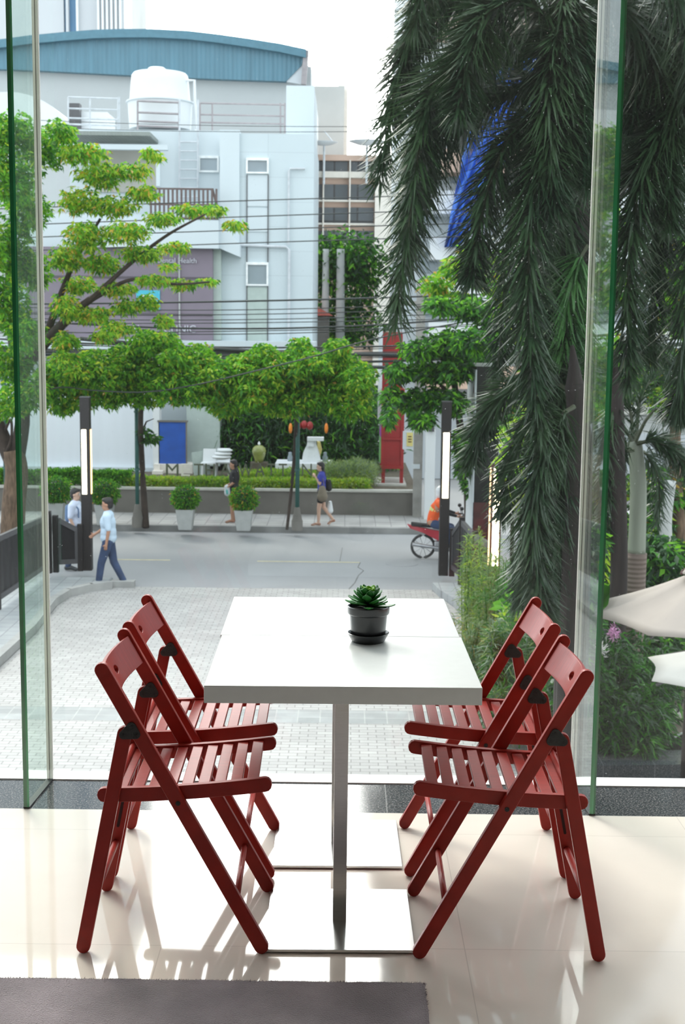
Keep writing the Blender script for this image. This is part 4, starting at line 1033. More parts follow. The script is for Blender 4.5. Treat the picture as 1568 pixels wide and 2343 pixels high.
# concrete pole, camera pillar, notice
cp = at(954, 1190, Y=35.5)
t = thing('utility_pole', (cp.x, 35.5, ZS), 'tall weathered concrete utility pole beside the red cabinet', 'pole')
m = MB(); w = pxm(20, 35.5) / 2; m.box(cp.x - w, cp.x + w, 35.4, 35.62, ZS, at(950, 640, Y=35.5).z); m.build('shaft', M['conpole'], t)
m = MB(); q = at(952, 1068, Y=35.3); m.box(q.x - 0.11, q.x + 0.11, 35.36, 35.4, q.z - 0.06, q.z + 0.06); m.build('painted_plate', M['aptw'], t)
m = MB(); q = at(958, 700, Y=35.5); m.box(q.x - 0.7, q.x + 0.7, 35.3, 35.4, q.z, q.z + 0.12); m.build('cross_arm', M['conpole'], t)
cw = at(981, 1236, Y=35.0)
t = thing('gate_pillar', (cw.x, 35.3, ZS - 0.1), 'pale slim pillar right of the concrete pole', 'pillar')
m = MB(); m.box(cw.x - 0.13, cw.x + 0.13, 35.0, 35.3, G, at(985, 985, Y=35).z); m.build('shaft', M['white'], t)
m = MB(); q = at(986, 975, Y=35); m.box(q.x - 0.05, q.x + 0.09, 34.9, 35.15, q.z - 0.14, q.z + 0.02); m.build('camera_head', M['rail'], t)
t = thing('notice_board', tuple(at(934, 1028, Y=35.3)), 'small pale notice board with a yellow sheet fixed to the concrete pole', 'notice')
m = MB(); wrect(m, 922, 987, 947, 1028, 35.30, 0.05); m.build('board', M['aptw'], t)
m = MB(); wrect(m, 931, 990, 945, 1021, 35.28, 0.02); m.build('yellow_sheet', M['yellow'], t)
m = MB()
for v in (998, 1004, 1010): wrect(m, 934, v, 942, v + 2, 35.27, 0.012)
m.build('printed_lines', M['postred'], t)
# red cabinet
rc_ = thing('red_cabinet', (at(900, 1115, Y=37.6).x, 37.6, ZW), 'tall red wooden display cabinet on legs at the end of the planting bed', 'cabinet')
Yc = 37.6
m = MB(); wrect(m, 873, 890, 925, 1072, Yc, 1.2); m.build('cabinet_body', M['redpaint'], rc_)
for u in (877, 919):
    for d in (0, 1.1): m = MB(); wrect(m, u - 4, 1070, u + 4, 1115, Yc + d, 0.12); m.build('leg', M['redpaint'], rc_)
m = MB(); wrect(m, 874, 1002, 924, 1007, Yc - 0.04, 0.05); wrect(m, 873, 890, 880, 1072, Yc - 0.03, 0.04); wrect(m, 918, 890, 925, 1072, Yc - 0.03, 0.04); wrect(m, 874, 1066, 924, 1073, Yc - 0.04, 0.05); m.build('face_frame', M['redpaint'], rc_)
xl = at(873, 1000, Y=Yc).x
m = MB(); zz = [at(873, v, Y=Yc).z for v in (960, 1000, 1060)]
m.box(xl - 0.03, xl, Yc, Yc + 1.2, zz[1], zz[0]); m.build('purple_display', M['purplepaint'], rc_)
m = MB(); m.box(xl - 0.03, xl, Yc, Yc + 1.2, zz[2], zz[1]); m.build('green_display', M['greenpaint'], rc_)
m = MB(); wrect(m, 874, 760, 921, 892, Yc + 0.4, 0.8); m.build('upper_cabinet', M['redpaint'], rc_)
m = MB(); wrect(m, 866, 748, 875, 960, Yc + 0.2, 0.15); m.build('pale_post', M['aptw'], rc_)
m = MB(); wrect(m, 858, 1108, 930, 1118, Yc - 0.3, 1.8); m.build('cabinet_plinth', M['walltop'], tag=dict(label='pale stone slab under the red cabinet', cat='plinth'))

# street poles
def ornate(u, vb, vt, Y, r, label):
    b = at(u, vb, z=ZS)
    Y = b.y; s = Y / FPX
    t = thing('street_lamp_pole', (b.x, Y, ZS), label, 'pole', 'green street poles')
    m = MB(); m.lathe([(13 * s, 0), (13 * s, 22 * s), (11.5 * s, 25 * s), (10 * s, 34 * s), (8 * s, 40 * s), (6.5 * s, 50 * s), (r, 54 * s)], (b.x, Y, ZS), 14); m.build('ornate_base', M['retwall'], t, smooth=True, auto=0.6)
    zt = at(u, vt, Y=Y).z
    m = MB(); m.tube([(b.x, Y, ZS + 0.4), (b.x, Y, zt)], r, 10); m.build('shaft', M['metalgreen'], t, smooth=True)
    for k in (0.35, 0.7):
        z = ZS + (zt - ZS) * k; m = MB(); m.tube([(b.x, Y, z), (b.x, Y, z + 0.05)], r * 1.35, 10); m.build('collar', M['metalgreen'], t)
    return t
ornate(680, 1213, 820, 33.8, 0.055, 'green pole on an ornate base left of the woman in the royal blue top')
ornate(315, 1206, 830, 34.2, 0.05, 'green pole on an ornate base beside the thin street tree')
ornate(16, 1190, 850, 34.2, 0.06, 'green pole half hidden by the big tree trunk at the left edge')

# bushy planters
def planter(u, vb, label, red=False, seed=0, size=1.0):
    b = at(u, vb, z=ZS); s = b.y / FPX
    t = thing('bushy_planter', tuple(b), label, 'planter', 'square planters with clipped bushes')
    m = MB(); a, c, h = 15 * s, 21 * s, 48 * s
    vs = [(b.x + i * a, b.y + j * a, b.z) for i in (-1, 1) for j in (-1, 1)] + [(b.x + i * c, b.y + j * c, b.z + h) for i in (-1, 1) for j in (-1, 1)]
    m.add(vs, [(0, 2, 3, 1), (0, 1, 5, 4), (2, 6, 7, 3), (0, 4, 6, 2), (1, 3, 7, 5), (4, 5, 7, 6)]); m.build('planter_box', M['planter'], t, bevel=0.012)
    r = 33 * s * size; c0 = (b.x, b.y, b.z + h + r * 0.78)
    foliage('bush', [M['leafd'], M['leaf'], M['leafo']], [5, 4, 1.2 if red else 0.3], [(c0, (r, r, r * 0.9))], 2600, 0.07, 0.035, seed, t, shell=0.7, out=1.0)
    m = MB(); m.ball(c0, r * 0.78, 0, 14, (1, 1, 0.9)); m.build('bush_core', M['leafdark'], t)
    return t
planter(425, 1211, 'square planter with a round clipped bush, left of the woman in black', seed=21)
planter(558, 1213, 'square planter with a reddish-tipped round bush, hiding the legs of the woman in black', True, 22)
planter(240, 1200, 'square planter with a round bush right behind the walking man in a pale shirt', seed=23, size=1.05)
planter(130, 1196, 'square planter with a round bush behind the dark steel fence', seed=24, size=1.1)

# letters on the wall bed
ls = thing('sign_lettering', tuple(at(560, 1092, Y=36.6)), 'row of dark olive standing letters among the low planting on the wall', 'sign')
for ch, u, w in (('M', 380, 29), ('E', 415, 20), ('T', 444, 22), ('H', 470, 22), ('A', 503, 26), ('W', 546, 32), ('A', 584, 22), ('T', 612, 18), ('T', 638, 19), ('A', 662, 20), ('N', 691, 23), ('A', 722, 22)):
    p = at(u, 1089, Y=36.45)
    o = text(ch, 0.50, 0.025, 'letter', M['beigew'] if ch == 'E' else M['signgreen'], ls, p)
    xs = [v.co.x for v in o.data.vertices]; wd = max(xs) - min(xs); k = pxm(w, 36.4) / wd; x0_ = min(xs)
    for v in o.data.vertices: v.co.x = (p.x - ls['_o'][0]) + (v.co.x - x0_) * k
# things of the shop garden
un = thing('glazed_urn', tuple(at(593, 1052, Y=38.5)), 'olive green glazed urn with a white finial in the shop garden', 'urn')
s = 38.5 / FPX; c = at(593, 1058, Y=38.5)
m = MB(); m.lathe([(9 * s, 0), (11 * s, 8 * s), (15 * s, 20 * s), (16 * s, 27 * s), (14 * s, 34 * s), (9 * s, 38 * s), (8 * s, 39 * s), (0, 39 * s)], c, 20); m.build('urn_body', M['urn'], un, smooth=True)
m = MB(); m.lathe([(2.5 * s, 39 * s), (3.4 * s, 43 * s), (1.5 * s, 47 * s), (0, 49 * s)], c, 12); m.build('finial', M['white'], un, smooth=True)
m = MB(); m.box(c.x - 0.25, c.x + 0.25, 38.3, 38.8, ZW - 0.02, c.z); m.build('stand', M['soilbed'], un)
st = thing('stone_fountain', tuple(at(712, 1062, Y=38.5)), 'white stone pedestal with a flat arm on top, behind the green pole', 'statue')
m = MB(); wpoly(m, [(690, 1062), (694, 1036), (702, 1020), (704, 1008), (722, 1008), (724, 1022), (730, 1038), (735, 1062)], 38.4, 0.5); m.build('pedestal', M['whitemud'], st)
m = MB(); wrect(m, 703, 1002, 718, 1022, 38.35, 0.3); m.build('head_block', M['whitemud'], st)
m = MB(); wrect(m, 703, 1001, 741, 1009, 38.3, 0.3); m.build('flat_arm', M['whitemud'], st)
m = MB(); wpoly(m, [(726, 1010), (733, 1012), (737, 1030), (733, 1044), (727, 1034)], 38.9, 0.2); m.build('yellow_panel', M['yellow'], tag=dict(label='curved yellow panel behind the white stone pedestal', cat='panel'))
m = MB(); wrect(m, 630, 1061, 760, 1074, 38.1, 1.2); m.build('stone_bench', M['whitemud'], tag=dict(label='long low white stone bench behind the standing letters', cat='bench'))
for u, lb in ((664, 'left'), (744, 'right')):
    c = at(u, 1062, Y=38.8); m = MB(); m.lathe([(0.05, 0), (0.08, 0.1), (0.085, 0.2), (0.05, 0.28), (0.055, 0.33), (0.04, 0.36), (0, 0.36)], c, 14)
    m.build('glass_jar', M['winglass'], smooth=True, tag=dict(label='small blue-grey jar on the white bench, %s of the stone pedestal' % lb, cat='jar', group='jars on the bench'))
for k, (u, v) in enumerate(((682, 974), (696, 972), (709, 974))):
    c = at(u, v, Y=38.2); t = thing('red_lantern', tuple(c), 'dark red paper lantern hanging under the clipped tree, %s of three' % ('leftmost', 'middle', 'rightmost')[k], 'lantern', 'red lanterns')
    m = MB(); m.ball(c, 0.10, 0, 12, (1, 1, 1.25)); m.build('shade', M['redpaint'], t, smooth=True)
    m = MB(); m.tube([c + Vector((0, 0, 0.13)), c + Vector((0, 0, 0.6))], 0.008, 4); m.build('cord', M['cable'], t)
for k, (u, v) in enumerate(((665, 980), (747, 980))):
    c = at(u, v, Y=38.2); t = thing('orange_lantern', tuple(c), 'long orange paper lantern %s of the red ones' % ('left', 'right')[k], 'lantern', 'orange lanterns')
    m = MB(); m.ball(c, 0.055, 0, 10, (1, 1, 2.8)); m.build('shade', M['orange'], t, smooth=True)
    m = MB(); m.tube([c + Vector((0, 0, 0.13)), c + Vector((0, 0, 0.6))], 0.008, 4); m.build('cord', M['cable'], t)
# white garden chairs stacked left of the urn
def gchair(u, v, Y, lab, tilt=0):
    b = at(u, v, Y=Y); t = thing('garden_chair', tuple(b), lab, 'chair', 'white garden chairs')
    for i in (-1, 1):
        for j in (-1, 1): m = MB(); m.bar(b + Vector((i * 0.2, j * 0.2, 0)), b + Vector((i * 0.17, j * 0.17, 0.40)), 0.04, 0.04); m.build('leg', M['white'], t)
    m = MB(); m.box(b.x - 0.22, b.x + 0.22, b.y - 0.22, b.y + 0.22, b.z + 0.40, b.z + 0.44); m.build('seat', M['white'], t)
    m = MB(); m.prism([b + Vector((-0.2, 0.2, 0.42)), b + Vector((0.2, 0.2, 0.42)), b + Vector((0.19, 0.28, 0.82)), b + Vector((-0.19, 0.28, 0.82))], (0, 0.03, 0)); m.build('backrest', M['white'], t)
    return t
gchair(478, 1092, 39.0, 'white garden chair right of the pale panel, the left one of the pair')
gchair(510, 1090, 39.3, 'white garden chair nearest the dark garden, the right one of the pair')
m = MB(); wpoly(m, [(438, 1036), (477, 1030), (482, 1085), (444, 1088)], 39.3, 0.05); m.build('leaning_board', M['winpanel'], tag=dict(label='pale board leaning against the blue-green wall behind the letters', cat='board'))
m = MB(); c = at(513, 1052, Y=38.9)
for k in range(3): m.ball(c + Vector((-0.08 + 0.05 * k, 0, 0.08 + 0.10 * k)), 0.30 - 0.03 * k, 0, 12, (1, 0.8, 0.25))
m.build('folded_covers', M['white'], smooth=True, tag=dict(label='heap of folded white cloth covers on a garden chair', cat='cloth'))

# ================================================================== VEGETATION (far to near)
def trunk(name, parent, pts, rs, mat, n=10):
    m = MB(); sp = bez(pts, 20); rr = [rs[0] + (rs[1] - rs[0]) * i / 20 for i in range(21)]
    m.tube(sp, rr, n); return m.build(name, mat, parent, smooth=True)
# shaded garden behind the letters
t = thing('garden_thicket', tuple(at(620, 1065, Y=41)), 'dark leafy thicket filling the shop garden under the clipped trees', 'bush')
bl = [(tuple(at(u, v, Y=41.5)), (1.3, 1.0, 1.1)) for u, v in ((540, 980), (600, 960), (660, 960), (560, 1030), (640, 1020), (760, 1000), (820, 960), (840, 1020), (800, 1050))]
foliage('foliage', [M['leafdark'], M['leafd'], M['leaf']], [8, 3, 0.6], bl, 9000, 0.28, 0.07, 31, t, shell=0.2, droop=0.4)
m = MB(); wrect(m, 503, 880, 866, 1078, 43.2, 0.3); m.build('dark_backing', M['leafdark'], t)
for u in (545, 640, 800): trunk('stem', t, [at(u, 1090, Y=41.6), at(u + 4, 1000, Y=41.6), at(u - 3, 900, Y=41.6)], (0.06, 0.03), M['darkbark'])
# low hedge on the wall
def hedge(u0, u1, vt, Y, n, mats, mw, L, Wd, seed, label, name='low_hedge', y0=35.88, y1=36.3):
    rng = np.random.default_rng(seed); a = at(u0, vt, Y=Y); b = at(u1, vt, Y=Y)
    x = rng.uniform(a.x, b.x, n); y = rng.uniform(y0, y1, n); hz = ZW - 0.02
    z = hz + rng.uniform(0, 1, n) ** 0.6 * (a.z - hz) * (0.90 + 0.10 * np.sin(x * 2.1 + 1) * np.sin(x * 5.3))
    D = rng.normal(size=(n, 3)) * 0.6 + np.array([0, -0.1, 1.0]); mb = MB()
    leaves(mb, np.stack([x, y, z], 1), D, L, Wd, rng, mw, 0.35)
    o = mb.build(name, mats, recalc=False, tag=dict(label=label, cat='hedge')); o['kind'] = 'stuff'; return o
hedge(-30, 300, 1070, 36.0, 12000, [M['leafd'], M['leaf']], [5, 3], 0.12, 0.045, 41, 'dense green low hedge on the retaining wall at the left')
hedge(290, 846, 1091, 36.0, 16000, [M['leafy'], M['leaf'], M['grassy']], [5, 2, 3], 0.15, 0.028, 42, 'yellow-green low planting on the retaining wall under the letters')
hedge(740, 864, 1058, 36.6, 3000, [M['grassy'], M['bamboo']], [4, 3], 0.30, 0.018, 43, 'pale feathery grass at the right end of the wall bed', 'ornamental_grass', 36.2, 37.6)
hedge(535, 850, 1074, 37.1, 9000, [M['leafy'], M['leaf'], M['grassy']], [5, 2, 3], 0.16, 0.028, 44, 'yellow-green planting standing behind the letters', y0=36.65, y1=37.6)

# trees behind the white building's right edge
t = thing('slender_trees', tuple(at(757, 790, Y=52)), 'slender pale-trunked trees right of the white building', 'tree')
for u, r in ((722, 0.10), (744, 0.16), (778, 0.2)): trunk('trunk', t, [at(u, 800, Y=53), at(u + 1, 690, Y=53), at(u + 2, 570, Y=53)], (r, r * 0.8), M['concrete'])
bl = [(tuple(at(u, v, Y=54)), (1.3, 1.2, 1.0)) for u, v in ((740, 590), (790, 580), (760, 620), (830, 600), (800, 660), (760, 740), (815, 740), (730, 770))]
foliage('foliage', [M['leafdark'], M['leafd'], M['leaf']], [4, 5, 2], bl, 6000, 0.30, 0.13, 51, t)
# clipped street trees
def street_tree(label, trunkpts, rs, ublobs, n, seed, mat=M['bark']):
    b = trunkpts[0]; t = thing('street_tree', tuple(b), label, 'tree', 'clipped street trees')
    trunk('trunk', t, trunkpts, rs, mat)
    bl = [(tuple(at(u, v, Y=Y)), r) for u, v, Y, r in ublobs]
    foliage('foliage', [M['leaf'], M['leafd'], M['leafy'], M['leafo']], [5.5, 4.2, 2.2, 0.12], bl, n, 0.135, 0.062, seed, t, cluster=5, droop=0.40, shell=0.45, spread=1.0, out=0.3)
    return t
YT = 31.5
def tb_(us, v, rx, rz, jit, seed):
    r_ = random.Random(seed); o = []
    for u in us: o.append((u + r_.uniform(-6, 6), v + r_.uniform(-jit, jit), YT + r_.uniform(-0.7, 0.7), (rx * r_.uniform(0.8, 1.2), 0.9, rz * r_.uniform(0.8, 1.15))))
    return o
street_tree('clipped street tree left of the middle, with a thin dark leaning trunk', [at(334, 1207, z=ZS), at(326, 1080, Y=33.6), at(322, 960, Y=32.5), at(330, 880, Y=YT)], (0.09, 0.05),
            tb_(range(150, 480, 48), 890, 0.55, 0.52, 16, 1) + tb_(range(170, 460, 60), 840, 0.5, 0.40, 14, 2) + tb_((330, 345, 375), 790, 0.32, 0.35, 8, 3) + tb_((125, 180, 240, 300, 420, 470, 500), 860, 0.5, 0.42, 16, 11) + tb_((220, 280, 400, 450), 815, 0.45, 0.25, 8, 12), 7800, 61, M['darkbark'])
street_tree('clipped street tree in the middle, around the green pole', [at(657, 1211, z=ZS), at(668, 1110, Y=33.6), at(676, 1010, Y=33.0), at(680, 880, Y=YT)], (0.04, 0.05),
            tb_(range(480, 830, 46), 900, 0.55, 0.50, 16, 4) + tb_(range(540, 800, 50), 850, 0.5, 0.38, 14, 5) + tb_((600, 685, 690, 770), 800, 0.3, 0.3, 10, 6) + tb_((500, 520, 560, 620, 740, 800, 815), 865, 0.5, 0.42, 14, 13) + tb_((560, 640, 730), 825, 0.4, 0.25, 8, 14), 7800, 62, M['darkbark'])
# small side branch with leaves on the thin tree
t = thing('tree_sprout', tuple(at(345, 990, Y=33)), 'leafy side shoot on the thin dark trunk', 'branch')
m = MB(); m.tube([at(326, 985, Y=33.2), at(335, 965, Y=33.1), at(352, 958, Y=33)], [0.03, 0.02, 0.01], 5); m.build('twig', M['darkbark'], t)
m = MB(); m.tube([at(324, 1010, Y=33.2), at(336, 1000, Y=33.1), at(350, 1003, Y=33)], [0.03, 0.02, 0.01], 5); m.build('twig', M['darkbark'], t)
foliage('foliage', [M['leafdark'], M['leafd']], [3, 3], [(tuple(at(345, 1003, Y=33)), (0.22, 0.2, 0.1)), (tuple(at(330, 985, Y=33)), (0.12, 0.2, 0.12))], 90, 0.16, 0.06, 63, t, cluster=3)
# big spreading tree at the left
t = thing('spreading_tree', tuple(at(28, 1225, z=ZS - 0.15)), 'large spreading tree with yellow-green leaves and a thick mottled trunk at the left edge', 'tree')
b = at(28, 1225, z=G + 0.1); YB_ = b.y
trunk('trunk', t, [b, at(32, 1150, Y=YB_), at(38, 1080, Y=YB_), at(30, 1030, Y=YB_)], (0.30, 0.27), M['bark'], 12)
trunk('limb', t, [at(32, 1060, Y=YB_), at(5, 1000, Y=YB_), at(-20, 920, Y=YB_), at(-30, 800, Y=YB_)], (0.22, 0.12), M['darkbark'])
trunk('limb', t, [at(36, 1060, Y=YB_), at(52, 960, Y=YB_), at(50, 860, Y=YB_ - 0.5), at(90, 800, Y=YB_ - 1), at(150, 735, Y=YB_ - 1.5), at(200, 690, Y=YB_ - 2), at(245, 665, Y=YB_ - 2)], (0.20, 0.06), M['darkbark'])
trunk('limb', t, [at(50, 870, Y=YB_ - 0.5), at(30, 780, Y=YB_ - 0.5), at(20, 640, Y=YB_ - 0.5), at(40, 480, Y=YB_ - 0.5)], (0.16, 0.05), M['darkbark'])
trunk('limb', t, [at(100, 790, Y=YB_ - 1), at(130, 700, Y=YB_ - 1.2), at(170, 600, Y=YB_ - 1.5), at(230, 500, Y=YB_ - 1.5)], (0.10, 0.03), M['darkbark'])
trunk('limb', t, [at(170, 720, Y=YB_ - 2), at(290, 610, Y=YB_ - 2.2), at(380, 540, Y=YB_ - 2.4), at(470, 490, Y=YB_ - 2.5)], (0.06, 0.02), M['darkbark'])
trunk('limb', t, [at(200, 690, Y=YB_ - 2), at(300, 640, Y=YB_ - 2.2), at(400, 650, Y=YB_ - 2.4), at(480, 645, Y=YB_ - 2.5)], (0.05, 0.02), M['darkbark'])
trunk('limb', t, [at(6, 1000, Y=YB_), at(24, 960, Y=YB_ - 0.2), at(26, 1000, Y=YB_ - 0.3), at(14, 1035, Y=YB_ - 0.2)], (0.035, 0.03), M['darkbark'])
def bb_(lst, Y, seed, k=1.0):
    r_ = random.Random(seed); return [(tuple(at(u, v, Y=Y + r_.uniform(-1.2, 1.2))), (pxm(a_, Y) * k, 0.8, pxm(b_, Y) * k)) for u, v, a_, b_ in lst]
YL = YB_ - 2
foliage('foliage', [M['leafd'], M['leaf'], M['leafy']], [4.5, 4, 1.2], bb_([(30, 300, 60, 45), (100, 340, 60, 50), (20, 400, 70, 60), (60, 480, 60, 55), (10, 560, 70, 60), (70, 620, 50, 50), (20, 700, 50, 60), (140, 300, 30, 25), (-60, 350, 70, 80), (-60, 600, 80, 120), (60, 760, 40, 40), (20, 830, 60, 50), (60, 900, 60, 40), (20, 930, 50, 30)], YL, 71), 6200, 0.13, 0.055, 72, t, cluster=4, droop=0.4, shell=0.2)
foliage('foliage', [M['leaf'], M['leafy'], M['leafo'], M['leafd']], [4, 4.5, 0.9, 2.5], bb_([(190, 350, 60, 22), (230, 400, 60, 30), (300, 390, 50, 18), (350, 355, 25, 12), (180, 460, 50, 30), (260, 470, 60, 25), (330, 440, 40, 16), (200, 540, 55, 32), (290, 530, 55, 25), (370, 500, 45, 15), (440, 480, 50, 14), (495, 480, 22, 10), (540, 515, 28, 9), (150, 590, 40, 30), (230, 600, 50, 26), (320, 580, 55, 18), (400, 565, 40, 12), (180, 650, 40, 22), (270, 660, 45, 16), (350, 640, 45, 13), (420, 650, 45, 12), (475, 643, 26, 8), (215, 720, 45, 20), (290, 700, 35, 22), (340, 690, 25, 20), (375, 735, 22, 16), (270, 750, 40, 18), (150, 700, 30, 30), (235, 770, 30, 12), (150, 780, 25, 25), (385, 610, 22, 9), (150, 820, 30, 16), (190, 850, 40, 18)], YL, 73), 5600, 0.115, 0.052, 74, t, cluster=4, droop=0.5, shell=0.15)
# tree on the right behind the posts
t = thing('shade_tree', tuple(at(1040, 1240, z=G)), 'glossy green broadleaf tree between the red cabinet and the palms', 'tree')
trunk('trunk', t, [at(1075, 1235, Y=29), at(1070, 1100, Y=29), at(1050, 950, Y=29), at(1030, 800, Y=28.5)], (0.12, 0.06), M['darkbark'])
for pts in ([(1050, 950), (1000, 870), (930, 840), (880, 880)], [(1040, 880), (1080, 800), (1130, 760)], [(1035, 850), (980, 790), (930, 790)]):
    trunk('limb', t, [at(u, v, Y=28.5) for u, v in pts], (0.05, 0.015), M['darkbark'])
foliage('foliage', [M['leafd'], M['leaf'], M['leafdark']], [4, 2.2, 3], bb_([(960, 800, 50, 25), (1020, 780, 50, 30), (1080, 780, 50, 30), (1130, 760, 45, 40), (920, 850, 40, 25), (980, 850, 45, 28), (1040, 840, 45, 35), (895, 905, 28, 22), (940, 915, 35, 30), (990, 910, 40, 35), (1040, 920, 35, 30), (1090, 830, 40, 30), (965, 960, 30, 20), (890, 950, 12, 26), (1060, 1010, 20, 30), (1060, 1060, 18, 35), (1075, 1110, 15, 20), (1010, 700, 40, 20), (1080, 700, 50, 30)], 28, 75), 3000, 0.16, 0.07, 76, t, cluster=4, droop=0.4, shell=0.15)
foliage('foliage', [M['leaf'], M['leafy'], M['leafo'], M['leafd']], [5, 2, 0.6, 2], bb_([(1000, 650, 40, 22), (1050, 610, 45, 25), (1110, 640, 40, 25), (1040, 680, 45, 18), (1000, 690, 30, 12), (1080, 570, 30, 14), (1130, 600, 40, 30), (1160, 690, 50, 40)], 30, 77), 1100, 0.16, 0.07, 78, t, cluster=4, droop=0.4, shell=0.15)
# background greenery on the right
t = thing('garden_trees', tuple(at(1450, 1100, Y=27)), 'bright green leafy trees behind the lower palm at the right edge', 'tree')
foliage('foliage', [M['leafd'], M['leaf'], M['leafy'], M['leafdark'], M['leafo']], [4, 4, 1.5, 4, 0.25], bb_([(1540, 600, 50, 60), (1560, 700, 50, 70), (1400, 640, 40, 60), (1370, 500, 60, 40), (1520, 850, 60, 60), (1400, 850, 60, 80), (1540, 920, 60, 30), (1360, 1130, 40, 50), (1500, 1120, 80, 60), (1560, 1160, 60, 60), (1480, 1230, 70, 60), (1560, 1290, 60, 60), (1400, 1230, 70, 60), (1330, 900, 60, 120), (1250, 900, 60, 90), (1190, 960, 60, 60), (1230, 700, 60, 90)], 26, 81), 6500, 0.18, 0.08, 82, t, cluster=4, droop=0.4, shell=0.2)
trunk('trunk', t, [at(1560, 1420, Y=26), at(1558, 1250, Y=26), at(1545, 1050, Y=26), at(1550, 900, Y=26)], (0.14, 0.1), M['bark'])
trunk('trunk', t, [at(1530, 1330, Y=24), at(1524, 1200, Y=24), at(1535, 1100, Y=24)], (0.12, 0.1), M['concrete'])
t = thing('croton_shrub', tuple(at(1170, 1150, Y=19)), 'shrub with large yellow-green leaves behind the palm fronds and the lit lamp strip', 'shrub')
foliage('foliage', [M['leafy'], M['leaf'], M['leafd']], [5, 2, 2], bb_([(1175, 1000, 35, 30), (1210, 960, 40, 30), (1165, 1060, 20, 40), (1190, 1130, 35, 60), (1220, 1010, 40, 30)], 19, 83), 330, 0.20, 0.10, 84, t, droop=0.3, shell=0.1)
trunk('stem', t, [at(1170, 1480, z=G), at(1172, 1250, Y=19), at(1175, 1050, Y=19)], (0.04, 0.02), M['darkbark'])
# ------------------------------------------------------------------ foxtail palms
PL = [M['rachis'], M['palm']]; PL2 = [M['rachis'], M['palm2']]
def px3(lst, Y, dy=0.0):
    n = len(lst); return [at(u, v, Y=Y + dy * i / max(1, n - 1)) for i, (u, v) in enumerate(lst)]
pa = thing('foxtail_palm', tuple(at(1310, 1700, Y=12.6)), 'tall dark foxtail palm with huge drooping fronds left of the right glass fin', 'palm tree', 'foxtail palms')
YP_ = 12.6
b = at(1318, 1400, Y=YP_)
trunk('trunk', pa, [(b.x, YP_, G), tuple(at(1318, 1000, Y=YP_)), tuple(at(1312, 500, Y=YP_)), tuple(at(1305, 250, Y=YP_))], (0.17, 0.14), M['pbark2'], 14)
trunk('crownshaft', pa, [at(1305, 260, Y=YP_), at(1300, 80, Y=YP_), at(1292, -120, Y=YP_), at(1288, -300, Y=YP_)], (0.21, 0.11), M['pbark2'], 14)
fr1 = [
 ([(1270, 60), (1150, 70), (1040, 150), (975, 260), (945, 450), (905, 740)], 12.2, -0.6, 1500, 0.36),
 ([(1290, 150), (1210, 190), (1120, 230), (1020, 300), (960, 420), (935, 600)], 12.4, -0.3, 1300, 0.36),
 ([(1270, -60), (1180, -130), (1060, -100), (960, 40), (900, 230), (868, 420)], 12.8, 0.4, 1300, 0.36),
 ([(1290, 240), (1220, 270), (1160, 330), (1115, 440), (1090, 560), (1080, 640)], 12.0, -0.5, 1100, 0.32),
 ([(1320, 290), (1270, 310), (1225, 420), (1210, 600), (1215, 800), (1240, 1010)], 11.8, -0.6, 1600, 0.36),
 ([(1300, 200), (1260, 260), (1190, 400), (1160, 560), (1150, 720), (1140, 860)], 12.6, 0.3, 900, 0.30),
 ([(1310, 260), (1300, 330), (1290, 480), (1285, 640), (1280, 860), (1290, 960)], 12.3, 0.0, 1400, 0.36),
 ([(1280, -150), (1240, -260), (1160, -330), (1050, -260), (980, -120), (950, 60)], 12.4, 0.0, 1200, 0.38),
 ([(1280, 0), (1230, 60), (1180, 110), (1100, 190), (1060, 320)], 12.9, 0.5, 900, 0.34),
 ([(1290, -200), (1330, -380), (1420, -460), (1540, -400), (1640, -220)], 12.4, 0.5, 1100, 0.38),
 ([(1290, -100), (1370, -180), (1480, -120), (1570, 40), (1620, 260)], 12.2, 0.2, 1300, 0.38),
 ([(1300, 40), (1390, 0), (1480, 90), (1530, 260), (1550, 420)], 12.7, 0.4, 1300, 0.36),
 ([(1290, 60), (1240, 30), (1180, 0), (1110, 40), (1070, 140), (1050, 260)], 11.9, -0.5, 1300, 0.36),
 ([(1292, -80), (1290, 60), (1296, 220), (1300, 380)], 11.9, -0.3, 1300, 0.34),
 ([(1300, -60), (1325, 80), (1340, 260), (1345, 420)], 12.0, -0.3, 1200, 0.34),
 ([(1290, -50), (1240, -90), (1150, -60), (1090, 30), (1060, 160)], 13.2, 0.5, 1200, 0.38),
 ([(1300, 60), (1270, 100), (1255, 220), (1260, 360), (1270, 480)], 11.8, -0.4, 1200, 0.34),
 ([(1310, 200), (1330, 240), (1335, 400), (1330, 560), (1325, 700)], 12.9, 0.3, 900, 0.30),
 ([(1290, 330), (1250, 420), (1235, 560), (1250, 760), (1260, 900)], 13.3, 0.3, 1300, 0.34),
 ([(1280, 20), (1180, 40), (1090, 100), (1010, 220), (960, 360), (930, 500)], 13.6, 0.5, 1300, 0.36),
 ([(1270, 0), (1160, -40), (1030, 10), (950, 110), (910, 260)], 13.0, 0.3, 1200, 0.34),
 ([(1288, -250), (1250, -450), (1150, -620), (1000, -660), (880, -560)], 12.3, -0.4, 1000, 0.38),
]
for k, (lst, Y, dy, n, L) in enumerate(fr1): frond(pa, px3(lst, Y, dy), n, L, 200 + k, PL)
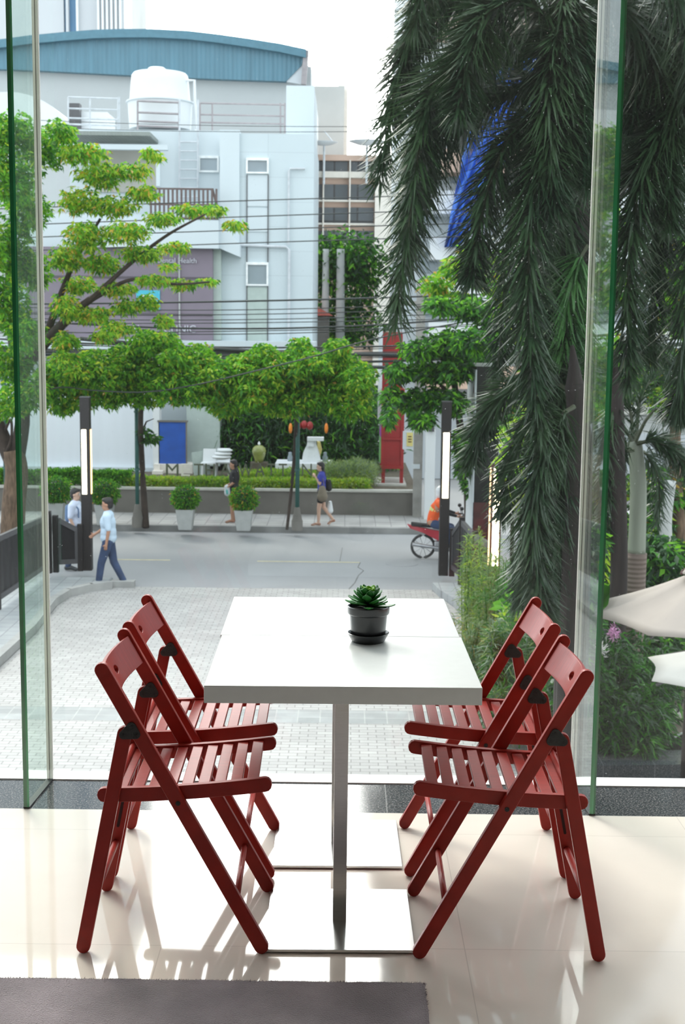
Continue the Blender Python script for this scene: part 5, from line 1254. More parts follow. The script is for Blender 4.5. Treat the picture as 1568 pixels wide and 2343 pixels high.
# second tall palm further right
pb = thing('foxtail_palm', tuple(at(1600, 1500, Y=13.6)), 'tall dark foxtail palm at the right edge whose fronds hang behind the right glass fin', 'palm tree', 'foxtail palms')
b = at(1640, 800, Y=13.6); trunk('trunk', pb, [(b.x, 13.6, G), tuple(b), tuple(at(1630, 300, Y=13.6)), tuple(at(1625, 60, Y=13.6))], (0.16, 0.13), M['pbark2'], 12)
for k, (lst, Y, dy, n, L) in enumerate([
 ([(1620, 200), (1560, 240), (1500, 330), (1460, 450), (1437, 620), (1440, 870)], 13.0, -0.6, 1700, 0.36),
 ([(1620, 260), (1580, 300), (1540, 420), (1510, 560), (1490, 700), (1480, 820)], 13.4, -0.1, 1300, 0.34),
 ([(1610, 60), (1540, 50), (1450, 120), (1400, 260), (1385, 420)], 13.6, 0.3, 1400, 0.36),
 ([(1610, -40), (1520, -100), (1420, -60), (1350, 80), (1330, 250)], 13.5, 0.2, 1400, 0.38),
 ([(1620, 150), (1560, 150), (1500, 200), (1460, 300), (1440, 380)], 13.9, 0.4, 1200, 0.36),
 ([(1610, 20), (1560, 20), (1500, 60), (1460, 160), (1450, 280)], 13.2, -0.2, 1400, 0.38),
 ([(1610, 100), (1590, 120), (1550, 220), (1530, 380), (1530, 520)], 13.0, -0.3, 1300, 0.36),
 ([(1610, 0), (1510, 20), (1430, 130), (1400, 330), (1395, 480)], 14.4, 0.4, 1200, 0.36),
 ([(1560, 200), (1500, 280), (1420, 300), (1380, 420), (1370, 560)], 14.8, 0.4, 1000, 0.34),
 ([(1630, 400), (1590, 520), (1570, 700), (1560, 880), (1555, 950)], 13.0, 0.0, 900, 0.34),
 ]): frond(pb, px3(lst, Y, dy), n, L, 240 + k, PL)
# lower fronds of a young palm left of the fin
pcx = thing('young_foxtail_palm', tuple(at(1330, 1700, Y=11.6)), 'young dark palm whose fronds droop to the ground beside the lit rust-brown lamp post', 'palm tree', 'foxtail palms')
b = at(1322, 1000, Y=11.8); trunk('trunk', pcx, [(b.x, 11.8, G), (b.x, 11.8, -1.2), tuple(b), tuple(at(1316, 880, Y=11.8))], (0.12, 0.09), M['pbark2'], 10)
trunk('crownshaft', pcx, [at(1316, 885, Y=11.8), at(1314, 840, Y=11.8), at(1310, 790, Y=11.8)], (0.085, 0.015), M['pbark2'], 10)
for k, (lst, Y, dy, n, L) in enumerate([
 ([(1315, 930), (1280, 960), (1235, 1070), (1220, 1180), (1230, 1320), (1250, 1420)], 11.5, -0.4, 1500, 0.30),
 ([(1315, 900), (1250, 870), (1170, 890), (1110, 960), (1075, 1060)], 12.0, 0.3, 1000, 0.27),
 ([(1318, 950), (1300, 1010), (1285, 1130), (1280, 1260), (1285, 1400)], 11.9, 0.0, 1300, 0.28),
 ([(1315, 930), (1260, 930), (1200, 990), (1165, 1080), (1150, 1180)], 12.3, 0.3, 800, 0.27),
 ([(1320, 900), (1300, 800), (1270, 730), (1230, 740)], 12.0, 0.2, 600, 0.26),
 ([(1318, 1000), (1270, 1080), (1210, 1260), (1190, 1380)], 12.2, 0.2, 900, 0.27),
 ]): frond(pcx, px3(lst, Y, dy), n, L, 260 + k, PL)
for k, (lst, Y, dy, n, L) in enumerate([([(1345, 560), (1320, 610), (1300, 700), (1290, 810)], 12.0, 0.0, 500, 0.32), ([(1350, 600), (1330, 640), (1322, 740), (1325, 860)], 12.3, 0.0, 400, 0.3)]):
    frond(pcx, px3(lst, Y, dy), n, L, 280 + k, PL2)
# small ring-trunked palm behind the beige parasol
pd = thing('ringed_palm', tuple(at(1450, 1560, Y=17.6)), 'ring-trunked palm with a smooth grey-green crownshaft standing behind the beige parasol', 'palm tree', 'foxtail palms')
b = at(1452, 1350, Y=17.6)
trunk('trunk', pd, [(b.x, 17.6, G), (b.x, 17.6, -2.6), tuple(b), tuple(at(1457, 1265, Y=17.6))], (0.165, 0.14), M['pbark'], 16)
trunk('crownshaft', pd, [at(1457, 1266, Y=17.6), at(1459, 1210, Y=17.6), at(1461, 1120, Y=17.6), at(1458, 1060, Y=17.6), at(1452, 1010, Y=17.6)], (0.122, 0.10), M['shaft'], 16)
for k, (lst, Y, dy, n, L) in enumerate([
 ([(1452, 1020), (1430, 985), (1385, 975), (1340, 1010)], 17.6, 0.4, 260, 0.30), ([(1455, 1010), (1480, 960), (1505, 935), (1520, 960)], 17.5, -0.3, 40, 0.25),
 ([(1458, 1015), (1500, 1010), (1550, 1040), (1600, 1110)], 17.5, -0.2, 600, 0.32), ([(1450, 1030), (1420, 1040), (1390, 1120), (1375, 1260)], 17.3, -0.3, 700, 0.30),
 ([(1452, 1030), (1425, 1020), (1405, 1080), (1400, 1200)], 18.0, 0.4, 500, 0.30), ([(1462, 1030), (1490, 1050), (1510, 1120), (1500, 1200)], 18.1, 0.6, 260, 0.28),
 ([(1450, 1005), (1440, 930), (1400, 880), (1360, 880)], 17.9, 0.4, 300, 0.30), ([(1456, 1000), (1470, 900), (1520, 850), (1570, 870)], 18.0, 0.5, 400, 0.32)]):
    frond(pd, px3(lst, Y, dy), n, L, 300 + k, PL, r0=0.03)
t = thing('palm_trunk', tuple(at(1415, 1500, Y=17)), 'dark slender palm trunk in shade just left of the ring-trunked palm', 'palm tree')
b = at(1417, 1300, Y=17); trunk('trunk', t, [(b.x, 17, G), tuple(b), tuple(at(1412, 1050, Y=17)), tuple(at(1410, 900, Y=17))], (0.12, 0.10), M['pbark2'], 12)
trunk('crownshaft', t, [at(1410, 905, Y=17), at(1409, 860, Y=17), at(1408, 800, Y=17)], (0.095, 0.015), M['pbark2'], 10)
for k, lst in enumerate(([(1410, 900), (1380, 830), (1330, 830), (1300, 900)], [(1410, 900), (1440, 800), (1500, 790), (1540, 850)], [(1410, 900), (1400, 960), (1380, 1040), (1385, 1150)])):
    frond(t, px3(lst, 17), 380, 0.3, 320 + k, PL)

# ------------------------------------------------------------------ garden bed on the right
struct(MB().slab([(3.0, 13.0), (8.5, 13.0), (8.5, 26.0), (3.05, 26.0), (3.02, 18.0)], G - 0.02, G + 0.10), 'trim_16', M['soilbed'], 'dark garden bed on the right')
struct(MB().slab([(2.55, 15.15), (8.5, 15.45), (8.5, 15.0), (2.55, 14.6)], G, G + 0.28), 'trim_17', M['granite'], 'dark low planter edge below the right pane', origin=(3, 15, G))
def clump(name, label, cat, pts, n, h, L, Wd, mats, mw, seed, up=1.0, spread=0.35, group=None, r=0.35, droop=0.35, Yj=0.4):
    """upright stems with narrow leaves, rooted at the ground points pts"""
    rng = np.random.default_rng(seed); b = pts[0]; t = thing(name, tuple(b), label, cat, group)
    mb = MB(); st = MB()
    for p in pts:
        ns = 7
        for _ in range(ns):
            q = Vector(p) + Vector((rng.normal(0, r * 0.6), rng.normal(0, Yj * 0.5), 0)); tip = q + Vector((rng.normal(0, r * 0.6), rng.normal(0, r * 0.4), h * rng.uniform(0.75, 1.1)))
            st.tube([q, (q + tip) / 2 + Vector((rng.normal(0, 0.03), 0, 0)), tip], [0.012, 0.009, 0.004], 4)
            m = n // (ns * len(pts)); f = rng.uniform(0.12, 1.0, m) ** 0.8
            P_ = np.array(q) + (np.array(tip) - np.array(q)) * f[:, None] + rng.normal(0, 0.02, (m, 3))
            D = rng.normal(size=(m, 3)) * spread * 2 + np.array([0, 0, up])
            leaves(mb, P_, D, L, Wd, rng, mw, droop)
    mb.build('leaves', mats, t, recalc=False); st.build('stems', M['leafd'], t)
    return t
def gp(u, v): return tuple(at(u, v, z=G + 0.1))
def gy(u, Y): p = at(u, 1400, Y=Y); return (p.x, Y, G + 0.1)
clump('feathery_shrub', 'feathery light green shrub between the dark fence and the rust-brown lamp post', 'shrub', [gy(1084, 20.3), gy(1098, 20.6), gy(1092, 19.8)], 4800, 1.80, 0.16, 0.012, [M['wispy'], M['leafy']], [5, 1], 91, 0.7, 0.5, r=0.16)
clump('feathery_shrub', 'feathery green shrub right of the rust-brown lamp post, under the palm fronds', 'shrub', [gy(1150, 19.0), gy(1165, 19.3), gy(1140, 18.6)], 4500, 1.75, 0.15, 0.014, [M['wispy'], M['leafd']], [3, 2], 92, 0.7, 0.5, r=0.18)
clump('feathery_shrub', 'low feathery shrub with brownish tips in front of the rust-brown lamp post', 'shrub', [gy(1108, 18.2), gy(1140, 17.8), gy(1090, 18.0)], 4000, 1.05, 0.15, 0.012, [M['wispy'], M['bamboo'], M['leafo']], [4, 2, 0.5], 93, 0.7, 0.5, r=0.22)
cl = [('striped grassy bamboo clump seen between the right-hand chairs', (1130, 1165, 1195), 16.6, 1.25), ('striped grassy bamboo clump under the palm fronds, behind the far right chair', (1220, 1250, 1285), 16.9, 1.45), ('striped grassy bamboo clump low behind the seat of the right-hand chairs', (1150, 1190, 1235, 1270), 15.9, 0.75)]
for k, (lb, us, Y, h) in enumerate(cl):
    clump('grassy_bamboo', lb, 'grass', [gy(u, Y + 0.1 * j) for j, u in enumerate(us)], 3600, h, 0.24, 0.020, [M['bamboo'], M['grassy'], M['leafd']], [5, 1.5, 3], 95 + k, 0.8, 0.6, 'grassy bamboo', r=0.2)
t = thing('broadleaf_shrub', gy(1260, 18.5), 'shrub with rounded bright leaves tucked under the palm fronds', 'shrub')
foliage('leaves', [M['leafd'], M['leaf'], M['leafy']], [3, 3, 2], bb_([(1180, 1400, 40, 50), (1250, 1440, 50, 60), (1290, 1380, 40, 60), (1220, 1500, 60, 40), (1150, 1540, 30, 40)], 18, 98), 700, 0.20, 0.12, 99, t, droop=0.3, shell=0.1)
trunk('stem', t, [gy(1240, 18.2), at(1242, 1550, Y=18.2), at(1250, 1420, Y=18.2)], (0.03, 0.015), M['darkbark'])
t = thing('climber_shrub', gy(1330, 14.5), 'dark leafy climber wrapped around the shaded trunks left of the right glass fin', 'shrub')
foliage('leaves', [M['leafdark'], M['leafd'], M['leaf']], [5, 3, 1], bb_([(1290, 1200, 40, 70), (1300, 1320, 45, 70), (1310, 1450, 50, 80), (1290, 1560, 60, 60), (1340, 1250, 40, 60), (1250, 1350, 40, 60)], 14.2, 101), 2600, 0.12, 0.06, 102, t, cluster=2, droop=0.4, shell=0.1)
trunk('stem', t, [gy(1310, 14.4), at(1312, 1500, Y=14.4), at(1305, 1250, Y=14.4)], (0.04, 0.02), M['darkbark'])
# flowering spider plants beyond the right pane
def cleome(u, Y, h, label, seed, flower=None):
    rng = np.random.default_rng(seed); b = Vector(gy(u, Y)); t = thing('flowering_plant', tuple(b), label, 'plant', 'flowering garden plants')
    mb = MB(); st = MB()
    for k in range(8):
        q = b + Vector((rng.normal(0, 0.12), rng.normal(0, 0.12), 0)); tip = q + Vector((rng.normal(0, 0.10), rng.normal(0, 0.1), h * rng.uniform(0.72, 1.0)))
        if k == 0: tip = b + Vector((0, 0, h))
        st.tube([q, tip], [0.014, 0.006], 5)
        for f in np.linspace(0.2, 0.98, 20):
            c = np.array(q) + (np.array(tip) - np.array(q)) * f
            a = rng.uniform(0, 6.28); out = np.array([math.cos(a), math.sin(a), 0.35]); c2 = c + out * 0.09
            m = 6; D = np.stack([out + rng.normal(0, 0.55, 3) for _ in range(m)])
            leaves(mb, np.repeat(c2[None], m, 0), D, 0.20, 0.030, rng, [2, 3], 0.5)
        if k == 0 and flower:
            fl = MB(); m = 150; D = rng.normal(size=(m, 3)) + np.array([0, 0, 0.6]); leaves(fl, np.repeat(np.array(tip)[None], m, 0) + rng.normal(0, 0.035, (m, 3)), D, 0.075, 0.012, rng, [1], 0.1)
            fl.build('blossom', M[flower], t, recalc=False)
    mb.build('leaves', [M['leafd'], M['leafdark']], t, recalc=False); st.build('stems', M['leafd'], t)
zc = lambda v, Y: at(1400, v, Y=Y).z - (G + 0.1)
for k, (u, Y, v, lb, fl) in enumerate((
 (1408, 15.8, 1450, 'tall leafy plant topped by a pink spidery blossom, beyond the right pane', 'pink'),
 (1377, 15.3, 1488, 'tall leafy plant topped by a white spidery blossom, beyond the right pane', 'wpetal'),
 (1440, 16.0, 1480, 'leafy green plant without blossom just right of the pink-flowered one', None),
 (1470, 16.2, 1500, 'leafy green plant standing left of the cream parasol', None),
 (1360, 16.3, 1430, 'leafy green plant close behind the edge of the right glass fin', None),
 (1490, 15.6, 1600, 'low leafy plant below the cream parasol', None),
 (1425, 15.2, 1590, 'low leafy plant in front of the pink-flowered one', None),
 (1385, 16.8, 1390, 'leafy green plant in shade under the tip of the beige parasol', None),
 (1520, 17.2, 1480, 'leafy green plant in the dark gap between the two parasols', None),
 (1450, 17.0, 1430, 'leafy green plant in deep shade below the beige parasol', None),
 (1400, 15.9, 1500, 'leafy green plant between the white-flowered and the pink-flowered ones', None),
 (1425, 16.6, 1460, 'leafy green plant just behind the pink-flowered one', None),
 (1455, 15.5, 1560, 'leafy green plant left of the tip of the cream parasol', None),
 (1372, 16.0, 1560, 'low leafy plant against the edge of the right glass fin', None),
 (1478, 15.9, 1560, 'leafy green plant directly under the tip of the cream parasol', None),
 (1440, 15.3, 1660, 'lowest leafy plant near the dark planter edge', None))):
    cleome(u, Y, zc(v, Y), lb, 110 + k, fl)
t = thing('banana_plant', gy(1385, 17.5), 'broad-leaved plant with long paddle leaves behind the right glass fin', 'plant')
def paddle(p, q, w, mat, name='leaf'):
    p = Vector(p); q = Vector(q); d = q - p; s = d.cross(Vector((0, -1, 0.2))).normalized(); m = MB(); vs = []; n = 9
    for i in range(n + 1):
        f = i / n; c = p + d * f + Vector((0, 0, -0.35 * d.length * f * f)); wd = w * math.sin(math.pi * min(0.97, f * 0.92 + 0.05)) ** 0.6
        vs += [c + s * wd / 2 + Vector((0, 0, 0.25 * wd)), c, c - s * wd / 2 + Vector((0, 0, 0.25 * wd))]
    m.add(vs, [(i * 3 + j, i * 3 + j + 1, i * 3 + j + 4, i * 3 + j + 3) for i in range(n) for j in (0, 1)]); m.build(name, mat, t, smooth=True, recalc=False)
for (a_, c_, w) in (((1350, 1400), (1430, 1335), 0.22), ((1340, 1420), (1400, 1290), 0.3), ((1370, 1430), (1345, 1330), 0.28), ((1400, 1440), (1440, 1380), 0.2), ((1360, 1380), (1392, 1300), 0.16)):
    paddle(at(*a_, Y=17.3), at(*c_, Y=17.0), w, M['leafd'] if w > 0.2 else M['leaf'])
trunk('stem', t, [gy(1375, 17.4), at(1370, 1500, Y=17.4), at(1365, 1410, Y=17.4)], (0.05, 0.03), M['leafd'])
t = thing('fan_leaf_plant', gy(1370, 18.5), 'plant with yellow fan-shaped leaves half hidden by the right glass fin', 'plant')
for k in range(9):
    a = math.radians(-50 + 14 * k); p = at(1352, 1268, Y=18); paddle(p, p + Vector((math.cos(a) * 0.42, -0.1, math.sin(a) * 0.42 + 0.05)), 0.05, M['leafy'])
trunk('stem', t, [gy(1352, 18), at(1352, 1268, Y=18)], (0.02, 0.01), M['leafd'])
t = thing('understorey_bush', gy(1480, 20), 'dark bush in the shade between the ring-trunked palm and the parasols', 'bush')
foliage('leaves', [M['leafdark'], M['leafd'], M['leaf']], [6, 2.5, 1], bb_([(1370, 1320, 70, 60), (1440, 1380, 80, 60), (1520, 1330, 80, 50), (1500, 1260, 70, 40), (1380, 1440, 80, 60), (1480, 1480, 100, 60), (1560, 1500, 80, 60), (1420, 1560, 100, 60), (1540, 1600, 80, 60), (1380, 1640, 60, 60), (1300, 1650, 60, 60)], 19.5, 103), 5200, 0.17, 0.08, 104, t, cluster=2, droop=0.4, shell=0.1)
trunk('stem', t, [gy(1480, 20), at(1480, 1400, Y=20), at(1490, 1280, Y=20)], (0.05, 0.03), M['darkbark'])
# parked vehicle glimpsed through the leaves
pv = thing('parked_car', tuple(at(1535, 1260, Y=30)), 'white parked car glimpsed through the bushes at the right edge', 'car')
c = at(1560, 1250, Y=30); gz = G
m = MB(); pr = [(-1.9, 0.35), (-1.9, 0.75), (-1.75, 0.92), (-1.1, 1.0), (-0.6, 1.42), (0.8, 1.45), (1.5, 1.02), (2.0, 0.9), (2.1, 0.4)]
m.prism([(c.x + x, 29.2, gz + z) for x, z in pr], (0, 1.7, 0)); m.build('body', M['white'], pv, bevel=0.05)
m = MB(); m.prism([(c.x + x, 29.18, gz + z) for x, z in [(-0.98, 1.02), (-0.55, 1.36), (0.72, 1.38), (1.25, 1.04)]], (0, 1.74, 0)); m.build('side_windows', M['darkwin'], pv)
for x in (-1.2, 1.3):
    m = MB(); m.tube([(c.x + x, 29.15, gz + 0.33), (c.x + x, 29.4, gz + 0.33)], 0.33, 20); m.build('wheel', M['tyre'], pv)

# ------------------------------------------------------------------ parasols
def parasol(c, R, h, ztip, n, mat, label, rot=0.0, vent=True, sagk=0.06, curl=0.0):
    """canopy rim radius R, rim height ztip, apex height ztip+h, centre c (x, y)"""
    t = thing('parasol', (c[0], c[1], G), label, 'parasol', 'garden parasols')
    x, y = c; m = MB(); rows = 8; seg = 6; vs = []
    N_ = n * seg
    for i in range(rows + 1):
        f = (i + (1.2 if vent else 0)) / (rows + (1.2 if vent else 0))
        for j in range(N_):
            a = rot + 2 * math.pi * j / N_; k = (j % seg) / seg
            edge = math.cos(math.pi / n) / math.cos(2 * math.pi / n * (k - 0.5))   # straight panels between ribs
            edge *= 1 - 0.05 * math.sin(math.pi * k) * f
            r = R * f * edge
            z = ztip + h * (1 - f) - sagk * math.sin(math.pi * k) * f * (1 - f) * 2 - 0.03 * math.sin(math.pi * f) + curl * math.sin(math.pi * k) * f ** 3
            vs.append((x + r * math.cos(a), y + r * math.sin(a), z))
    fs = [(i * N_ + j, i * N_ + (j + 1) % N_, (i + 1) * N_ + (j + 1) % N_, (i + 1) * N_ + j) for i in range(rows) for j in range(N_)]
    m.add(vs, fs); o = m.build('canopy', mat, t, smooth=True, recalc=False)
    sd = o.modifiers.new('s', 'SOLIDIFY'); sd.thickness = 0.006
    if vent:
        m = MB(); vs = []
        for i, f in enumerate((0.0, 0.10, 0.2, 0.27)):
            for j in range(N_):
                a = rot + 2 * math.pi * j / N_; k = (j % seg) / seg; r = R * f * (math.cos(math.pi / n) / math.cos(2 * math.pi / n * (k - 0.5)))
                vs.append((x + r * math.cos(a), y + r * math.sin(a), ztip + h * (1 - f) + 0.075 - 0.03 * (f / 0.27)))
        m.add(vs, [(i * N_ + j, i * N_ + (j + 1) % N_, (i + 1) * N_ + (j + 1) % N_, (i + 1) * N_ + j) for i in range(3) for j in range(N_)])
        o = m.build('vent_cap', mat, t, smooth=True, recalc=False); sd = o.modifiers.new('s', 'SOLIDIFY'); sd.thickness = 0.005
        for j in range(n * 3):
            a = rot + 2 * math.pi * j / (n * 3); r = R * 0.272 * (1 if j % 3 == 0 else 0.96); m = MB()
            m.ball((x + r * math.cos(a), y + r * math.sin(a), ztip + h * 0.73 + 0.045), 0.016, 0, 6); m.build('buckle', M['postred'], t)
    m = MB(); m.tube([(x, y, G), (x, y, ztip + h + 0.05)], 0.024, 10); m.build('pole', M['pipe'], t, smooth=True)
    for j in range(n):
        a = rot + 2 * math.pi * j / n; m = MB(); m.bar((x, y, ztip + h - 0.12), (x + R * 0.96 * math.cos(a), y + R * 0.96 * math.sin(a), ztip - 0.035), 0.018, 0.02); m.build('rib', M['rail'], t)
    m = MB(); m.lathe([(0.25, 0), (0.25, 0.05), (0.05, 0.09), (0.05, 0.3), (0, 0.3)], (x, y, G), 20); m.build('base', M['concrete'], t)
    return t
tip = at(1355, 1408, Y=13.2); rim = at(1438, 1443, Y=12.4)
cx = tip.x + 1.22
parasol((cx, 13.2), 1.22, at(1600, 1290, Y=13.2).z - tip.z, tip.z, 8, M['canvas'], 'large beige parasol with a vented top beyond the right pane', rot=math.radians(1))
tip = at(1493, 1560, Y=11.3)
parasol((tip.x + 1.095, 11.55), 1.12, 0.42, tip.z, 8, M['canvasw'], 'cream white parasol below the beige one at the right edge', rot=math.radians(12), vent=False, curl=0.02)

# round wicker chair and a little chair with a pale seat
wc = thing('wicker_chair', tuple(at(1545, 1790, z=G)), 'dark round-backed wicker chair low at the right edge', 'chair')
c = at(1590, 1745, Y=15.6); r = 0.39
m = MB(); m.tube([(c.x + r * math.cos(a), 15.6 + 0.12 * math.sin(a), c.z + r * 0.92 * math.sin(a)) for a in [math.pi * (0.0 + 2 * k / 40) for k in range(41)]], 0.014, 8); m.build('rim', M['concrete'], wc, smooth=True)
m = MB(); m.lathe([(0, 0.10), (0.2, 0.08), (0.33, 0.03), (r, 0)], (0, 0, 0), 28)
m.v = [(c.x + x, 15.62 + z + 0.12 * y / r, c.z + y * 0.92) for x, y, z in m.v]; m.build('woven_shell', M['wicker'], wc, smooth=True)
for dx in (-0.2, 0.2): m = MB(); m.tube([(c.x + dx, 15.65, c.z - r * 0.8), (c.x + dx * 1.3, 15.65, G)], 0.014, 6); m.build('leg', M['concrete'], wc)
pc_ = thing('patio_chair', tuple(at(1505, 1700, z=G)), 'small chair with a pale curved seat under the cream parasol', 'chair')
m = MB(); pts = [(1472, 1640), (1478, 1656), (1500, 1661), (1530, 1660), (1540, 1656), (1540, 1649), (1500, 1651), (1482, 1644)]
wpoly(m, pts, 16.8, 0.42); m.build('seat', M['cushion'], pc_, bevel=0.01)
m = MB(); wpoly(m, [(1545, 1634), (1562, 1636), (1556, 1655), (1540, 1658)], 16.8, 0.42); m.build('armrest', M['cushion'], pc_, bevel=0.01)
for u, v, u2, v2 in ((1480, 1655, 1474, 1720), (1535, 1658, 1540, 1720), (1540, 1655, 1565, 1600)):
    m = MB(); m.tube([at(u, v, Y=16.9), at(u2, v2, Y=16.9)], 0.012, 6); m.build('frame_tube', M['rail'], pc_)

# ================================================================== PEOPLE
def skin_mesh(name, nodes, edges, mat, parent, root, sub=1, ell=(), voxel=0.012):
    """one continuous surface: tapered limbs and ellipsoids fused by a voxel remesh"""
    mb = MB()
    for a, b in edges:
        (pa_, ra), (pb_, rb) = nodes[a], nodes[b]; d = Vector(pb_) - Vector(pa_)
        if d.length > 1e-4: mb.tube([pa_, pb_], [ra, rb], 14)
    for p, r in nodes.values(): mb.ball(p, r, 0, 14)
    for vs, fs in ell: mb.add(vs, fs)
    o = mb.build(name, mat, parent)
    md = o.modifiers.new('r', 'REMESH'); md.mode = 'VOXEL'; md.voxel_size = voxel
    sm = o.modifiers.new('s', 'SMOOTH'); sm.iterations = 3; sm.factor = 0.5
    dg = bpy.context.evaluated_depsgraph_get(); dg.update()
    m2 = bpy.data.meshes.new_from_object(o.evaluated_get(dg)); o.modifiers.clear(); o.data = m2; m2.name = name
    m2.materials.clear(); m2.materials.append(mat); m2.polygons.foreach_set('use_smooth', [True] * len(m2.polygons))
    return o
def person(foot, head_deg, H, pose, look, label, female=False):
    """pose: local joints for a 1.70 m figure facing +x, y to its left; head_deg: heading in the world"""
    t = thing('person', tuple(foot), label, 'person')
    k = H / 1.70; ca, sa = math.cos(math.radians(head_deg)), math.sin(math.radians(head_deg))
    def T(p): return Vector((foot[0] + k * (p[0] * ca - p[1] * sa), foot[1] + k * (p[0] * sa + p[1] * ca), foot[2] + k * p[2]))
    J = dict(hip=(0, 0, 0.93), waist=(0, 0, 1.07), chest=(0.01, 0, 1.27), collar=(0.0, 0, 1.41), neck=(0.015, 0, 1.49), jaw=(0.045, 0, 1.545), skull=(0.02, 0, 1.625), top=(0.005, 0, 1.675),
             hl=(0, 0.085, 0.90), hr=(0, -0.085, 0.90), sl=(0, 0.165, 1.385), sr=(0, -0.165, 1.385))
    J.update(pose); sw = 0.9 if female else 1.0
    R = dict(hip=0.11, waist=0.105 * sw, chest=0.125 * sw, collar=0.075, neck=0.05, jaw=0.062, skull=0.07, top=0.05, hl=0.085, hr=0.085, sl=0.055 * sw, sr=0.055 * sw,
             kl=0.056, kr=0.056, al=0.037, ar=0.037, tl=0.03, tr=0.03, bl=0.04, br=0.04, el=0.038, er=0.038, wl=0.026, wr=0.026, pl=0.028, pr=0.028)
    # feet: heel and toe from the ankles
    for s in 'lr':
        J.setdefault('t' + s, (J['a' + s][0] + 0.15, J['a' + s][1], max(0.03, J['a' + s][2] - 0.06)))
        w = Vector(J['w' + s]); e = Vector(J['e' + s]); d = (w - e).normalized(); J['p' + s] = tuple(w + d * 0.065)
    nodes = {a: (T(b), R.get(a, 0.04) * k) for a, b in J.items()}
    E_ = [('hip', 'waist'), ('waist', 'chest'), ('chest', 'collar'), ('collar', 'neck'), ('neck', 'jaw'), ('jaw', 'skull'), ('skull', 'top'), ('collar', 'sl'), ('collar', 'sr'),
          ('sl', 'el'), ('el', 'wl'), ('wl', 'pl'), ('sr', 'er'), ('er', 'wr'), ('wr', 'pr'), ('hip', 'hl'), ('hip', 'hr'), ('hl', 'kl'), ('kl', 'al'), ('al', 'tl'), ('hr', 'kr'), ('kr', 'ar'), ('ar', 'tr')]
    # nose and ears
    nodes['nose'] = (T((J['skull'][0] + 0.100, J['skull'][1], J['skull'][2] - 0.035)), 0.012 * k); E_.append(('skull', 'nose'))
    for s, y in (('l', 1), ('r', -1)):
        nodes['ear' + s] = (T((J['skull'][0] - 0.005, J['skull'][1] + y * 0.092, J['skull'][2] - 0.02)), 0.014 * k); E_.append(('skull', 'ear' + s))
        w = Vector(J['w' + s]); e = Vector(J['e' + s]); p = Vector(J['p' + s]); d = (w - e).normalized(); side = Vector((1, 0, 0)) if abs(d.x) < 0.7 else Vector((0, 0, 1)); side = (side - d * side.dot(d)).normalized(); inn = Vector((0, -y, 0))
        for f in range(4):
            off = side * (0.027 - 0.018 * f); L = (0.055, 0.065, 0.06, 0.045)[f]
            a = p + off + d * 0.03; b_ = a + (d * 0.9 + inn * 0.35).normalized() * L * 0.55; c_ = b_ + (d * 0.6 + inn * 0.8).normalized() * L * 0.5
            n1, n2, n3 = 'f%s%da' % (s, f), 'f%s%db' % (s, f), 'f%s%dc' % (s, f)
            nodes[n1] = (T(a), 0.0095 * k); nodes[n2] = (T(b_), 0.0085 * k); nodes[n3] = (T(c_), 0.0075 * k); E_ += [('p' + s, n1), (n1, n2), (n2, n3)]
        a = p + side * 0.035 - d * 0.01; b_ = a + (side * 0.7 + d * 0.6).normalized() * 0.035
        nodes['th%sa' % s] = (T(a), 0.011 * k); nodes['th%sb' % s] = (T(b_), 0.009 * k); E_ += [('p' + s, 'th%sa' % s), ('th%sa' % s, 'th%sb' % s)]
    def E3(c, r, n=18):
        q = MB(); q.ball((0, 0, 0), 1, 0, n); return [T((c[0] + x * r[0], c[1] + y * r[1], c[2] + z * r[2])) for x, y, z in q.v], q.f
    sk = Vector(J['skull']); ch = Vector(J['chest']); cw_ = 0.15 if female else 0.17
    skin_mesh('body', nodes, E_, look['skin'], t, 'hip', voxel=0.0075, ell=[E3(sk + Vector((0, 0, 0.0)), (0.098, 0.078, 0.118)), E3(sk + Vector((0.045, 0, -0.075)), (0.048, 0.045, 0.045)),
        E3(ch + Vector((0, 0, 0)), (0.105, cw_, 0.17)), E3(Vector(J['hip']) + Vector((-0.01, 0, 0.0)), (0.115, 0.155, 0.12))])
    for y in (0.032, -0.032):
        m = MB(); m.ball(T(sk + Vector((0.083, y, -0.005))), 0.011 * k, 0, 8); m.build('eye', M['hair'], t)
        m = MB(); a = sk + Vector((0.086, y * 1.3, 0.018)); b_ = sk + Vector((0.09, y * 0.5, 0.022)); m.tube([T(a), T(b_)], 0.005 * k, 5); m.build('eyebrow', M['hair'], t)
    m = MB(); m.tube([T(sk + Vector((0.088, 0.022, -0.075))), T(sk + Vector((0.096, 0, -0.072))), T(sk + Vector((0.088, -0.022, -0.075)))], 0.006 * k, 6); m.build('mouth', M['mouth'], t)
    def cloth(name, ks, es, grow, mat, extra=None, sub=1, root=None, ell=()):
        nd = {a: (nodes[a][0], nodes[a][1] + grow * k) for a in ks if a in nodes}
        ell = [E3(c, r) for c, r in ell]
        for a, (p, r) in (extra or {}).items(): nd[a] = (T(p), r * k)
        return skin_mesh(name, nd, es, mat, t, root or list(nd)[0], sub, ell)
    return t, T, J, nodes, cloth, k
def mid(a, b, f): return tuple(Vector(a).lerp(Vector(b), f))
